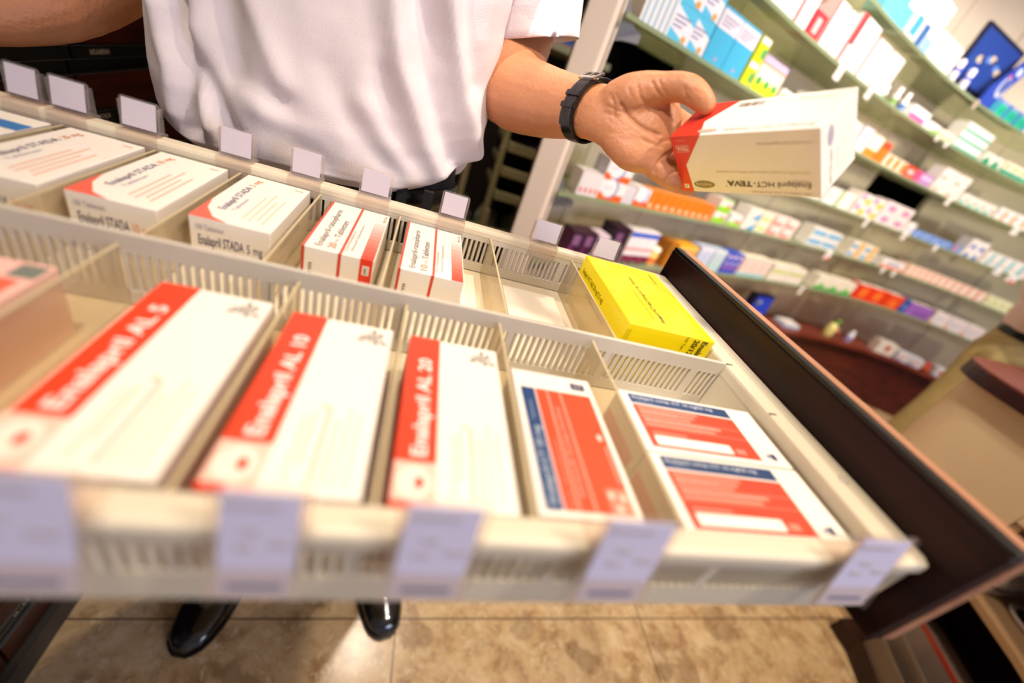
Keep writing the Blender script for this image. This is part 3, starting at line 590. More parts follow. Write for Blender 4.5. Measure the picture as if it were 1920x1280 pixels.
for x, y0, y1, zt in ((-.175, .105, .2785, .992), (-.068, .105, .2785, .992), (.0075, .105, .2785, .992), (.0815, .105, .2785, .993), (.166, .105, .2785, .995),
                      (-.3175, .2845, .468, .99), (-.246, .2845, .468, .99), (-.1735, .2845, .468, .99), (-.098, .2845, .468, .99), (-.0145, .2845, .468, .99), (.0905, .2845, .468, .992), (.1975, .2845, .468, .992)):
    b = B(); b.box((x-.0007, y0, .9462), (x+.0007, y1, zt), m_divider); b.box((x-.0009, y0, zt), (x+.0009, y1, zt+.0006), M('divider_edge', '#c8b894', .3)); dpart(b, 'divider', 'clear plastic divider')

# clip-on label holders
def holder_far(x0, x1, label, text=None, lean=.004):
    th = thing('label_holder', label, 'label holder', ((x0+x1)/2, .479, 1.0))
    o = V(((x0+x1)/2, .479, 1.0)); b = B(); y = .4745; zt = 1.029
    A = [V((x0, y, 1.0015)), V((x1, y, 1.0015)), V((x1, y+lean, zt-.002)), V((x1-.002, y+lean, zt)), V((x0+.002, y+lean, zt)), V((x0, y+lean, zt-.002))]
    D = [a+V((0, .0012, 0)) for a in A]; n = 6
    b.add(A+D, [tuple(range(n))[::-1], tuple(range(n, 2*n))]+[(k, n+k, n+(k+1) % n, (k+1) % n) for k in range(n)], m_clear)
    b.box((x0, .4672, .9999+.0005), (x1, .488, 1.0015), m_clear); b.box((x0, .4668, .984), (x1, .4678, 1.0014), m_clear); b.box((x0, .4873, .985), (x1, .4883, 1.0014), m_clear)
    b.box((x0, .4664, .9838), (x1, .468, .9846), m_clear)
    b.box((x0, y+.001, 1.003), (x0+.0012, y+lean+.005, zt-.004), m_clear); b.box((x1-.0012, y+.001, 1.003), (x1, y+lean+.005, zt-.004), m_clear)
    q = b.obj('clip', th, o); q.location = (0,0,0)
    b = B(); c0, c1 = x0+.0022, x1-.0028
    b.add([V((c0, y-.0004+.0002, 1.0045)), V((c1, y-.0002, 1.0045)), V((c1, y-.0002+lean, zt-.0016)), V((c0, y-.0002+lean, zt-.0016)), V((c0, y+.0004, 1.0045)), V((c1, y+.0004, 1.0045)), V((c1, y+.0004+lean, zt-.0016)), V((c0, y+.0004+lean, zt-.0016))],
          [(0,1,2,3),(7,6,5,4),(0,4,5,1),(1,5,6,2),(2,6,7,3),(3,7,4,0)], m_card)
    q = b.obj('card', th, o); q.location = (0,0,0); q['label'] = 'blank pale lilac card'
FT = [(-.3600, -.3340, 'leftmost of the eight on the far rim, half out of frame'), (-.3290, -.2990, 'on the far rim, second from the left end'), (-.2765, -.2445, 'on the far rim above the blurred pink carton, third from left'),
      (-.1955, -.1640, 'on the far rim before the shirt hem, fourth from left'), (-.1305, -.0990, 'on the far rim before the white shirt, fifth from left'), (-.0620, -.0285, 'on the far rim right above the larger white and red carton'),
      (.0255, .0570, 'on the far rim in front of the dark trousers'), (.1385, .1750, 'on the far rim above the empty compartment'), (.2230, .2570, 'rightmost on the far rim, just behind the yellow carton')]
for x0, x1, l in FT: holder_far(x0, x1, 'clear label holder '+l.replace('eight', 'nine'))
def holder_near(x0, x1, label, seed=0):
    xm = (x0+x1)/2; o = V((xm, .09, 1.0)); th = thing('label_holder', label, 'label holder', o)
    P = lambda x, t, e=0: V((x, .0800+.0115*t+e, .972+.0525*t))
    def sheet(b, xa, xb, t0, t1, e0, e1, m):
        A = [P(xa, t0, e0), P(xb, t0, e0), P(xb, t1, e0), P(xa, t1, e0), P(xa, t0, e1), P(xb, t0, e1), P(xb, t1, e1), P(xa, t1, e1)]
        b.add(A, [(0,1,2,3),(7,6,5,4),(0,4,5,1),(1,5,6,2),(2,6,7,3),(3,7,4,0)], m)
    b = B(); sheet(b, x0, x1, 0, 1, 0, .001, m_clear); b.box((x0+.002, .0905, 1.0004), (x1-.002, .107, 1.0014), m_clear)
    sheet(b, x0, x0+.0012, 0, 1, -.0015, 0, m_clear); sheet(b, x1-.0012, x1, 0, 1, -.0015, 0, m_clear)
    q = b.obj('clip', th, o); q.location = (0,0,0)
    b = B(); sheet(b, x0+.003, x1-.003, .30, .96, -.0006, -.0001, M('lilac_card', '#bdbad6', .6)); sheet(b, x0+.003, x1-.003, .04, .29, -.0006, -.0001, M('pink_grey_card', '#b3a6ac', .6))
    r = random.Random(seed)
    for t0, a, e in ((.84, .1, .7), (.62, .3, .5), (.48, .25, .45), (.52, .6, .85), (.12, .2, .8)):
        wv = x1-x0; sheet(b, x0+wv*(a+.02*r.random()), x0+wv*e, t0, t0+.05, -.0009, -.00065, m_lav if t0 > .2 else M('print_slate', '#6d6a80', .6))
    q = b.obj('card', th, o); q.location = (0,0,0); q['label'] = 'lilac card with faint printing'
for i, (x0, x1, l) in enumerate(((-.118, -.0790, 'at the lower left corner of the photo'), (-.0455, -.0145, 'below the middle white and red carton'), (.0155, .0500, 'below the third white and red carton'), (.1000, .1395, 'below the narrow blue and red carton'), (.2530, .2960, 'at the right end by the mahogany panel'))):
    holder_near(x0, x1, 'large blurred label holder on near rim, '+l, i)

# ------------------------------------------------------------------ cartons in the drawer
RED, ORG, BLU = ink('#ee4526'), ink('#f0603a'), ink('#1f4378')
DK = ink('#3c3230')
def carton(x0, x1, y0, y1, z0, z1, m=m_white, bev=.0007):
    b = B(); w_, l_, h_ = x1-x0, y1-y0, z1-z0
    b.box((-w_/2, -l_/2, 0), (w_/2, l_/2, h_), m, bev=bev)
    T = frame((-w_/2, -l_/2, h_+.00015), (1,0,0), (0,1,0)); Fr = frame((-w_/2, -l_/2-.00015, 0), (1,0,0), (0,0,1)); Rt = frame((w_/2+.00015, -l_/2, 0), (0,1,0), (0,0,1)); Lf = frame((-w_/2-.00015, l_/2, 0), (0,-1,0), (0,0,1))
    return b, w_, l_, h_, T, Fr, Rt, Lf, V(((x0+x1)/2, (y0+y1)/2, z0))
def up(T, w_, l_):   # frame whose text runs away from the viewer (along +y), letter tops to the left
    o = T[0]+V((w_, 0, .00008)); return (o, V((0,1,0)), V((-1,0,0)))
def lift(F, k=1): return (F[0]+F[1].cross(F[2])*.00008*k, F[1], F[2])
def fin(b, loc, name, label, cat='carton', group=None, rz=0):
    o = b.obj(name); o.location = loc; o.rotation_euler = (0,0,rz); return tag(o, label, cat, group)
# red and white cartons, near row
def al(x0, x1, y0, y1, num, label, zt=.99):
    b, w_, l_, h_, T, Fr, Rt, Lf, loc = carton(x0, x1, y0, y1, .9458, zt)
    rb = .33*w_
    b.rect(T, 0, .19*l_, rb, l_, RED); U = up(T, w_, l_)
    b.text(U, 'Enalapril AL '+num, .22*l_, w_-rb+.26*rb, .42*rb*.95, ink('#fdf4ee'), width=.60*l_, bold=.02)
    b.rect(T, 0, 0, rb, .19*l_, ink('#f8c8b8')); b.disc(lift(T), .16*w_, .10*l_, .13*w_, .07*l_, ink('#f9e6da')); b.disc(lift(T, 2), .20*w_, .10*l_, .035*w_, .025*l_, RED); b.rect(lift(T), 0, 0, .5*rb, .025*l_, RED)
    # leafy sketch in the corner
    cx, cy = .82*w_, .90*l_
    for k in range(9):
        a = math.radians(20+k*38); r = .09*w_+.03*w_*(k % 3)
        b.shape(lift(T), [(cx, cy), (cx+r*math.cos(a-.22), cy+r*math.sin(a-.22)*.8), (cx+1.25*r*math.cos(a), cy+1.25*r*math.sin(a)*.8), (cx+r*math.cos(a+.12), cy+r*math.sin(a+.12)*.8)], ink('#6d5f5a' if k % 2 else '#8f827a'))
    for u, v0, v1, c in ((.46, .05, .34, '#e9cdb8'), (.52, .12, .36, '#d8c8b0'), (.62, .04, .40, '#f0a890'), (.70, .04, .34, '#e0cdb4'), (.78, .04, .42, '#e2d4be'), (.86, .04, .38, '#e4d6c2')):
        b.rect(T, u*w_, v0*l_, u*w_+.022*w_, v1*l_, ink(c))
    b.disc(T, .58*w_, .40*l_, .025*w_, .012*l_, ink('#e6b8a0'))
    b.rect(Fr, 0, 0, rb, h_, RED); b.text(lift(Fr), num, .4*w_, .4*h_, .25*h_, DK)
    b.rect(Rt, .05*l_, .35*h_, .28*l_, .55*h_, ink('#c8a79a')); b.rect(Lf, 0, 0, l_, h_, RED)
    fin(b, loc, 'medicine_carton', label)
al(-.1370, -.0755, .1135, .2495, '5', 'blurred white carton with red band numbered 5, leftmost of three alike')
al(-.0620, .0015, .1120, .2445, '10', 'white carton with red band numbered 10, middle of three alike')
al(.0135, .0760, .1105, .2430, '20', 'white carton with red band numbered 20, right of three alike')
# pink carton at the far left of the near row
b, w_, l_, h_, T, Fr, Rt, Lf, loc = carton(-.245, -.1835, .1135, .2420, .9458, .9905, ink('#f3cfc2'))
b.rect(T, .0, .0, w_, l_, ink('#f6bfb4')); b.rect(lift(T), .70*w_, 0, .92*w_, .86*l_, ink('#ee6a52')); b.rect(lift(T), .05*w_, .5*l_, .45*w_, .95*l_, ink('#f2a79c'))
for k in range(5): b.rect(lift(T, 2), .74*w_, (.06+.16*k)*l_, .88*w_, (.15+.16*k)*l_, ink('#e8301c'))
b.rect(lift(T, 2), .78*w_, .88*l_, .98*w_, .98*l_, ink('#7a8078'))
fin(b, loc, 'medicine_carton', 'pink and red printed carton in the lower left corner, cut by the frame')
# blue and red carton (narrow)
b, w_, l_, h_, T, Fr, Rt, Lf, loc = carton(.0870, .1495, .1130, .2295, .9458, .9880)
b.rect(T, .07*w_, .03*l_, .23*w_, .84*l_, BLU); b.rect(T, .245*w_, .03*l_, .93*w_, .84*l_, ink('#f0502f'))
for u in (.37, .53): b.rect(lift(T), u*w_, .03*l_, (u+.025)*w_, .84*l_, ink('#f79a86'))
U = up(T, w_, l_); b.text(lift(U), 'Enalapril-CT 20 mg', .06*l_, .82*w_, .075*w_, ink('#b9c6cf'), width=.47*l_, bold=.01); b.text(lift(U), 'Tabletten', .57*l_, .835*w_, .05*w_, ink('#8fa2bb'), width=.16*l_)
b.text(lift(U, 2), 'Wirkstoff: Enalaprilmaleat', .10*l_, .53*w_, .05*w_, ink('#f9b8a6'), width=.60*l_); b.text(lift(U, 2), 'Zum Einnehmen', .04*l_, .665*w_, .04*w_, ink('#f79a86'), width=.4*l_)
b.rect(lift(T), .70*w_, .03*l_, .93*w_, .17*l_, ink('#f58a74'))
for q in ((.74, .13), (.79, .06), (.86, .12)): b.disc(lift(T, 2), q[0]*w_, q[1]*l_, .035*w_, .02*l_, ink('#fbc9ba'))
b.disc(lift(T, 2), .85*w_, .50*l_, .03*w_, .025*l_, ink('#fbd2c6')); b.rect(lift(T, 2), .87*w_, .2*l_, .895*w_, .44*l_, ink('#f79a86'))
b.rect(T, .72*w_, .885*l_, .90*w_, .945*l_, ink('#2a3560')); b.text(lift(T, 2), 'CT', .76*w_, .90*l_, .03*l_, m_white, width=.10*w_)
fin(b, loc, 'medicine_carton', 'narrow blue and red carton between the carton numbered 20 and the wide blue-topped ones')
# two wide cartons
def ct(y0, y1, label, n=1, zt=.988):
    b, w_, l_, h_, T, Fr, Rt, Lf, loc = carton(.1755, .3055, y0, y1, .9458, zt)
    R2 = ink('#ee4a33'); P2 = ink('#f48a76')
    b.rect(T, .05*w_, .78*l_, .79*w_, .95*l_, ink('#2b4570')); b.rect(T, .05*w_, .06*l_, .79*w_, .755*l_, R2)
    b.text(lift(T), 'Enalapril comp.-CT 10 mg/25 mg', .075*w_, .865*l_, .050*l_, ink('#d6dbe4'), width=.59*w_, bold=.012); b.text(lift(T), 'Tabletten', .09*w_, .80*l_, .032*l_, ink('#9fb0c8'), width=.12*w_)
    for v0, v1, u1 in ((.68, .73, .5), (.61, .66, .46), (.54, .59, .42), (.47, .52, .62), (.40, .45, .56)): b.rect(lift(T), .075*w_, v0*l_, u1*w_, v1*l_, P2)
    b.rect(lift(T), .05*w_, .375*l_, .79*w_, .385*l_, P2); b.rect(lift(T), .05*w_, .535*l_, .79*w_, .545*l_, P2)
    b.text(lift(T, 2), 'Wirkstoffe: Enalaprilmaleat und Hydrochlorothiazid', .085*w_, .485*l_, .03*l_, ink('#fbd6cc'), width=.50*w_); b.text(lift(T, 2), 'Zum Einnehmen', .085*w_, .62*l_, .03*l_, ink('#fbd6cc'), width=.25*w_)
    b.rect(lift(T), .09*w_, .10*l_, .60*w_, .24*l_, ink('#fdf3ea')); b.rect(lift(T), .09*w_, .27*l_, .32*w_, .30*l_, P2); b.rect(lift(T), .63*w_, .12*l_, .70*w_, .2*l_, P2)
    b.rect(T, .885*w_, .10*l_, .925*w_, .20*l_, ink('#26325c')); b.rect(T, .85*w_, .12*l_, .88*w_, .18*l_, ink('#8d93ab'))
    b.rect(Lf, .05*l_, .3*h_, .9*l_, .6*h_, ink('#f3b8aa'))
    fin(b, loc, 'medicine_carton', label)
ct(.1675, .2270, 'wide white carton with blue heading over red, farther of two side by side')
ct(.1085, .1660, 'wide white carton with blue heading over red, nearer of two side by side')
# yellow carton
YEL = M('yellow_card', '#fbe300', .38, vary=.01, coat=.15)
b, w_, l_, h_, T, Fr, Rt, Lf, loc = carton(.2055, .3035, .3010, .4520, .9458, 1.0095, YEL)
U = up(T, w_, l_); kx = ink('#55500a')
b.text(U, 'Enalapril HCT AbZ 20 mg/12,5 mg Tabletten', .10*l_, .52*w_, .055*w_, kx, width=.66*l_, bold=.006)
b.text(U, 'Wirkstoffe: Enalaprilmaleat und', .12*l_, .63*w_, .028*w_, ink('#a59a20'), width=.45*l_); b.rect(T, .63*w_, .12*l_, .634*w_, .62*l_, ink('#a59a20')); b.rect(T, .86*w_, .06*l_, .864*w_, .24*l_, ink('#8d8420'))
b.text(U, '100 Tabletten', .76*l_, .13*w_, .036*w_, kx, width=.17*l_)
# rim shading painted in darker yellow across the far right corner
b.shape(T, [(.43*w_, l_), (w_, l_), (w_, .56*l_), (.80*w_, .72*l_)], M('darker_yellow', '#e3c800', .4))
L2 = frame(Lf[0]+V((0,-l_,h_)), (0,1,0), (0,0,-1))
b.text((Lf[0]+V((-.00008, -l_*.08, .72*h_)), V((0,-1,0)), V((0,0,1))), 'Enalapril HCT AbZ 20 mg/12,5 mg', 0, 0, .006, kx, width=.5*l_)
b.text((Lf[0]+V((-.00008, -l_*.30, .50*h_)), V((0,-1,0)), V((0,0,1))), '100 Tabletten zum Einnehmen', 0, 0, .004, kx, width=.42*l_)
FV = (Fr[0]+V((0, -.00008, 0)), V((0,0,-1)), V((1,0,0)))
b.text(FV, 'Enalapril', -h_+.002, .86*w_, .0062, ink('#3f3a08'), width=.030, bold=.02); b.text(FV, '20/12,5', -h_+.002, .76*w_, .0062, ink('#3f3a08'), width=.024, bold=.02); b.text(FV, '100 Tabl.', -h_+.001, .66*w_, .003, kx, width=.016)
b.rect(Fr, .0, h_*.25, .006, h_*.9, M('darker_yellow', '#e3c800', .4))
fin(b, loc, 'medicine_carton', 'bright yellow carton at the right end of the far compartment row')
# white-red cartons with red line
def rat(x0, x1, y0, y1, num, label, rz=0):
    b, w_, l_, h_, T, Fr, Rt, Lf, loc = carton(x0, x1, y0, y1, .9458, .9870)
    rl = ink('#e2523c')
    b.rect(T, 0, 0, .035*w_, l_, rl); b.rect(T, .50*w_, 0, .54*w_, l_, rl); b.rect(Fr, 0, 0, .04*w_, h_, ink('#c83a22')); b.rect(Fr, .49*w_, 0, .535*w_, h_, ink('#d8452c'))
    U = up(T, w_, l_)
    b.text(U, 'Enalapril-ratiopharm', .05*l_, .76*w_, .10*w_, ink('#6d564c'), width=.78*l_); b.text(U, num, .05*l_, .58*w_, .11*w_, ink('#ee8d72'), width=.10*l_, bold=.02); b.text(U, 'mg', .17*l_, .59*w_, .06*w_, ink('#f2b5a0'), width=.06*l_)
    b.text(U, 'Tabletten', .26*l_, .58*w_, .10*w_, ink('#6d564c'), width=.36*l_)
    b.text(U, 'Wirkstoff: Enalaprilmaleat', .08*l_, .33*w_, .045*w_, ink('#b9a79b'), width=.55*l_); b.text(U, 'Zum Einnehmen', .06*l_, .41*w_, .045*w_, ink('#b9a79b'), width=.4*l_)
    n = 10
    for k in range(n):   # printed red block fading out towards the far end
        c = [238-0*k, 72+int(15*k), 48+int(17*k)]; hx = '#%02x%02x%02x' % tuple(min(255, q) for q in c)
        b.rect(T, .80*w_, (.0+.075*k)*l_, w_*.985, (.075+.075*k)*l_, ink(hx))
    b.rect(lift(T), .84*w_, .80*l_, .95*w_, .803*l_, DK); b.text((T[0]+V((.99*w_,0,.0001)), V((0,1,0)), V((-1,0,0))), '100 Tabl.', .80*l_, .02*w_, .05*w_, ink('#8d7c70'), width=.16*l_)
    b.text(lift(T, 2), 'N3', .83*w_, .60*l_, .05*l_, ink('#fbe3da'), width=.1*w_)
    FV = (Fr[0]+V((0, -.0001, 0)), V((0,0,1)), V((-1,0,0))); b.text(FV, 'pharm', .1*h_, -.15*w_, .07*w_, ink('#4a403c'), width=.55*h_)
    if num == '20':
        b.rect(Fr, .80*w_, 0, .98*w_, h_, ink('#f03a1c')); b.rect(lift(Fr), .84*w_, .62*h_, .94*w_, .85*h_, ink('#efe6da')); b.text(lift(Fr, 2), 'E', .87*w_, .66*h_, .13*h_, DK, width=.04*w_)
    fin(b, loc, 'medicine_carton', label, rz=rz)
rat(-.0850, -.0255, .3480, .4665, '20', 'white carton with thin red lines and red end block, numbered 20, left of two alike', .0)
rat(-.0050, .0560, .3475, .4665, '10', 'white carton with thin red lines, numbered 10, right of two alike')
# white cartons with dark blue lettering and red corner
def st(x0, x1, y0, y1, num, label, zt=.9915, rz=0, pink=0):
    b, w_, l_, h_, T, Fr, Rt, Lf, loc = carton(x0, x1, y0, y1, .9458, zt)
    b.shape(T, [(0, 0), (.46*w_, 0), (.25*w_, .05*l_), (.08*w_, .18*l_), (0, .36*l_)], ink('#ef6a54'))
    U = up(T, w_, l_); nv = ink('#6a6484')
    b.text(U, 'Enalapril STADA', .20*l_, .72*w_, .105*w_, nv, width=.52*l_, bold=.008); b.text(U, num+' mg', .75*l_, .72*w_, .10*w_, ink('#e98a4a'), width=.16*l_)
    b.text(U, 'Tabletten', .22*l_, .60*w_, .06*w_, ink('#a8a2b8'), width=.26*l_)
    c = ink('#f1b9a2') if pink else ink('#e3d2b6')
    for u, v0, v1 in ((.46, .12, .60), (.37, .10, .70), (.28, .14, .55), (.19, .10, .62)): b.rect(T, (1-u)*w_, v0*l_, (1-u+.028)*w_, v1*l_, c)
    b.text((T[0]+V((0,0,.0001)), T[1], T[2]), 'AL', .80*w_, .90*l_, .02*l_, ink('#efb8a2')) if 0 else b.rect(T, .80*w_, .90*l_, .93*w_, .93*l_, ink('#f2c3ae'))
    b.text(Fr, 'Enalapril STADA', .10*w_, .50*h_, .19*h_, ink('#5f5a7a'), width=.56*w_, bold=.012); b.text(Fr, num+' mg', .70*w_, .50*h_, .18*h_, ink('#ee8a55') if pink else ink('#5f5a7a'), width=.2*w_); b.text(Fr, '100 Tabletten', .08*w_, .78*h_, .10*h_, ink('#a29db2'), width=.34*w_)
    b.text(Rt, 'Enalapril STADA', .2*l_, .4*h_, .16*h_, ink('#8a84a0'), width=.5*l_)
    fin(b, loc, 'medicine_carton', label, rz=rz)
st(-.1660, -.1080, .3455, .4660, '5', 'white carton with dark lettering and red corner, rightmost of three in the far row')
st(-.2400, -.1835, .3390, .4640, '10', 'white carton with dark lettering and red corner, middle of three in the far row', pink=1)
st(-.3100, -.2530, .3360, .4640, '20', 'pink-printed white carton with dark lettering, leftmost of three in the far row', pink=1)
b, w_, l_, h_, T, Fr, Rt, Lf, loc = carton(-.385, -.3240, .3380, .4640, .9458, .9900)
b.rect(T, 0, .70*l_, w_, .84*l_, ink('#2c7cc4')); b.rect(T, .05*w_, .1*l_, .9*w_, .12*l_, ink('#d9b898'))
fin(b, loc, 'medicine_carton', 'white carton with a bright blue cross band at the upper left edge')
# blank cards lying in the empty compartment
b = B(); b.box((-.034, -.034, 0), (.034, .034, .0012), ink('#fbf4e6')); fin(b, (.151, .412, .9462), 'blank_card', 'blank white card lying in the empty compartment right of the clear divider', 'card')
b = B(); b.box((-.009, -.040, 0), (.009, .040, .0012), ink('#fbf4e6')); fin(b, (.0715, .412, .9462), 'blank_card', 'narrow blank white card beside the carton numbered 10 with thin red lines', 'card')

# ------------------------------------------------------------------ the carton held in the hand
e1 = V((.37098, -.87326, .31590)); e2 = V((.57604, .48322, .65930)); e3 = V((-.72839, -.06262, .68229)); A0 = V((.21136, .40263, 1.15618)); LX, LY, LZ = .125, .0515, .0581
b = B(); m_hc = M('held_carton_white', '#f3ebe0', .36, vary=.01, coat=.25); b.box((0, 0, -LZ), (LX, LY, 0), m_hc, bev=.0005)
# front face (-y): upside-down printing
Fr = (V((0, -.00015, -LZ)), V((1,0,0)), V((0,0,1))); Tp = (V((0, 0, .00015)), V((1,0,0)), V((0,1,0))); En = (V((LX+.00015, 0, -LZ)), V((0,1,0)), V((0,0,1)))
RD = ink('#e23420')
b.shape(Fr, [(0, 0), (.085*LX, 0), (.055*LX, .52*LZ), (.055*LX, .52*LZ), (.26*LX, LZ), (0, LZ)] if 0 else [(0, 0), (.105*LX, 0), (.085*LX, .50*LZ), (0, .50*LZ)], RD); b.shape(Fr, [(0, .50*LZ), (.085*LX, .50*LZ), (.245*LX, LZ), (0, LZ)], RD)
b.shape(Tp, [(0, 0), (.245*LX, 0), (.17*LX, .42*LY), (0, .42*LY)], RD); b.shape(Tp, [(0, .42*LY), (.17*LX, .42*LY), (.30*LX, LY), (0, LY)], RD)
mli = ink('#e2d6bf')
k = .12
for i in range(34):   # fine diagonal hatching printed on the front
    u0 = LX*(.10+.027*i); du = LZ*.55
    x0, z0, x1, z1 = u0, 0.0, u0+du, LZ
    lo = .105*LX
    if x1 > LX*.985: z1 = LZ*(LX*.985-x0)/du; x1 = LX*.985
    # clip to the right of the red area on the upper half
    if x0 < LX*.26: z1 = min(z1, LZ*(.50+.5*max(0, (x0+du*.5-.085*LX))/(.16*LX))); x1 = x0+du*z1/LZ
    if x0 < LX*.97 and z1 > .05*LZ: b.shape((Fr[0]+V((0, .00006, 0)), Fr[1], Fr[2]), [(x0, z0), (x0+.00025, z0), (x1+.00025, z1), (x1, z1)], mli)
UD = (V((LX, -.0003, 0)), V((-1,0,0)), V((0,0,-1)))   # u from the right end, v from the top edge downwards
bk = ink('#4a3a26'); gy = ink('#b7a88f'); ov = ink('#8f7d55')
b.text(UD, 'Enalapril HCT-', .055*LX, .770*LZ, .092*LZ, bk, width=.360*LX, bold=.004)
b.text(UD, 'TEVA', .424*LX, .770*LZ, .092*LZ, bk, width=.185*LX, bold=.035); b.disc((V((0, -.0002, -LZ)), V((1,0,0)), V((0,0,1))), .384*LX, .135*LZ, .005*LX, .010*LZ, bk, 12)
b.text(UD, '100 Tabletten zum Einnehmen', .055*LX, .93*LZ, .038*LZ, gy, width=.38*LX); b.text(UD, 'Tabletten', .055*LX, .735*LZ, .036*LZ, gy, width=.11*LX)
b.text(UD, 'Wirkstoffe: Enalaprilmaleat und Hydrochlorothiazid', .055*LX, .600*LZ, .036*LZ, ink('#bfae84'), width=.62*LX); b.text(UD, 'Verschreibungspflichtig', .055*LX, .165*LZ, .036*LZ, gy, width=.31*LX)
b.disc((V((0, -.0002, -LZ)), V((1,0,0)), V((0,0,1))), .205*LX, .147*LZ, .088*LX, .070*LZ, ov, 28)
b.text((V((LX, -.0003, 0)), V((-1,0,0)), V((0,0,-1))), '20 mg/12,5 mg', .735*LX, .832*LZ, .045*LZ, ink('#e9dcc0'), width=.125*LX, bold=.01)
b.text(UD, 'TEVA', .865*LX, .17*LZ, .075*LZ, ink('#f4c9ba'), width=.10*LX, bold=.03); b.rect((V((0, -.0002, -LZ)), V((1,0,0)), V((0,0,1))), .035*LX, .925*LZ, .12*LX, .932*LZ, ink('#f0a898'))
for q in ((.862, .15, .864, .27), (.968, .15, .970, .27), (.862, .15, .970, .156), (.862, .264, .970, .27)):
    b.rect(UD, q[0]*LX, q[1]*LZ, q[2]*LX, q[3]*LZ, ink('#f4c9ba'))
b.rect(UD, .930*LX, .855*LZ, .968*LX, .935*LZ, ink('#efe2cc')); b.text((UD[0]+V((0,-.0001,0)), UD[1], UD[2]), '6', .942*LX, .87*LZ, .05*LZ, ink('#4d5a3c'), width=.014*LX)
# top
UT = (V((LX, 0, .0003)), V((-1,0,0)), V((0,-1,0)))
b.text(UT, 'Enalapril HCT-TEVA\u00ae', .055*LX, -.145*LY, .075*LY, ink('#a39788'), width=.55*LX); b.disc((V((0,0,.0003)), V((1,0,0)), V((0,1,0))), .27*LX, .12*LY, .075*LX, .055*LY, ink('#b8ab9c'), 24); b.text((V((LX, 0, .0004)), V((-1,0,0)), V((0,-1,0))), '20 mg/12,5 mg', .675*LX, -.14*LY, .04*LY, ink('#e8dccb'), width=.11*LX)
r = random.Random(5); x = .33*LX
while x < .50*LX:
    ww = r.choice([.0004, .0007, .0011]); b.rect(Tp, x, .78*LY, x+ww, .90*LY, ink('#6d5648')); x += ww+r.choice([.0004, .0008])
b.text(UT, 'Ch.-B. verw. bis', .30*LX, -.86*LY, .03*LY, ink('#d8c6b6'), width=.2*LX); b.rect(Tp, .72*LX, .80*LY, .92*LX, .88*LY, ink('#efdccb'))
# right end
b.disc(En, .26*LY, .76*LZ, .085*LY, .14*LZ, ink('#a39dab'), 24); EV = (V((LX+.0003, 0, 0)), V((0,0,-1)), V((0,-1,0)))
b.text(EV, 'Enalapril HCT-TEVA', .44*LZ, -.30*LY, .07*LY, ink('#8d8798'), width=.50*LZ); b.text(EV, '20 mg/12,5 mg', .12*LZ, -.28*LY, .05*LY, ink('#c9c4d0'), width=.24*LZ); b.text(EV, '100 Tabletten', .5*LZ, -.48*LY, .035*LY, ink('#b9b3c2'), width=.3*LZ)
b.text(EV, 'Tabletten zum Einnehmen', .42*LZ, -.66*LY, .03*LY, ink('#c3bdcb'), width=.42*LZ)
# tucked flap edge at the right end
b.box((LX, .003, -.002), (LX+.0004, LY-.003, -.0005), m_hc)
hb = b.obj('held_medicine_carton'); Mx = Matrix((e1, e2, e3)).transposed().to_4x4(); Mx.translation = A0; hb.matrix_world = Mx
tag(hb, 'white carton with red end and upside-down lettering held up in the hand', 'carton')

# ------------------------------------------------------------------ people
def proj(p):
    c = p-CAM; z = c.dot(FWD); return 960+FPX*c.dot(RIGHT)/z, 640+FPX*c.dot(DOWN)/z, z
def limb(b, pts, m, n=20, sub=3, ref=None):
    """tapering limb: pts = (centre, half width across, half depth); smooth through the points"""
    P = [V(p[0]) for p in pts]; A = [p[1] for p in pts]; D = [p[2] for p in pts]; Q = []
    def cr(a, b_, c, d, t): return .5*((2*b_)+(c-a)*t+(2*a-5*b_+4*c-d)*t*t+(3*b_-a-3*c+d)*t**3)
    N = len(P)
    for i in range(N-1):
        i0, i3 = max(0, i-1), min(N-1, i+2)
        for k in range(sub):
            t = k/sub; Q.append((cr(P[i0], P[i], P[i+1], P[i3], t), cr(A[i0], A[i], A[i+1], A[i3], t), cr(D[i0], D[i], D[i+1], D[i3], t)))
    Q.append((P[-1], A[-1], D[-1])); rings = []
    for i, (p, a, d) in enumerate(Q):
        t = (Q[min(i+1, len(Q)-1)][0]-Q[max(i-1, 0)][0]).normalized(); f = ref or FWD
        u = t.cross(f).normalized(); v = u.cross(t).normalized()
        rings.append([p+u*a*math.cos(2*math.pi*k/n)+v*d*math.sin(2*math.pi*k/n) for k in range(n)])
    # rounded ends
    def cap(r, c, out, s): return [c+(q-c)*s+out for q in r]
    t0 = (Q[0][0]-Q[1][0]).normalized(); t1 = (Q[-1][0]-Q[-2][0]).normalized(); e0 = min(Q[0][1:3]); e1_ = min(Q[-1][1:3])
    rings = [cap(rings[0], Q[0][0], t0*e0*.9, .35), cap(rings[0], Q[0][0], t0*e0*.6, .78)]+rings+[cap(rings[-1], Q[-1][0], t1*e1_*.6, .78), cap(rings[-1], Q[-1][0], t1*e1_*.9, .35)]
    b.loft(rings, m)
def ball(b, c, r, m, n=16):
    c = V(c); r = V(r) if hasattr(r, '__len__') else V((r, r, r)); rings = []
    for i in range(1, n):
        a = math.pi*i/n; rings.append([c+V((r.x*math.sin(a)*math.cos(2*math.pi*k/n), r.y*math.sin(a)*math.sin(2*math.pi*k/n), -r.z*math.cos(a))) for k in range(n)])
    b.loft(rings, m)
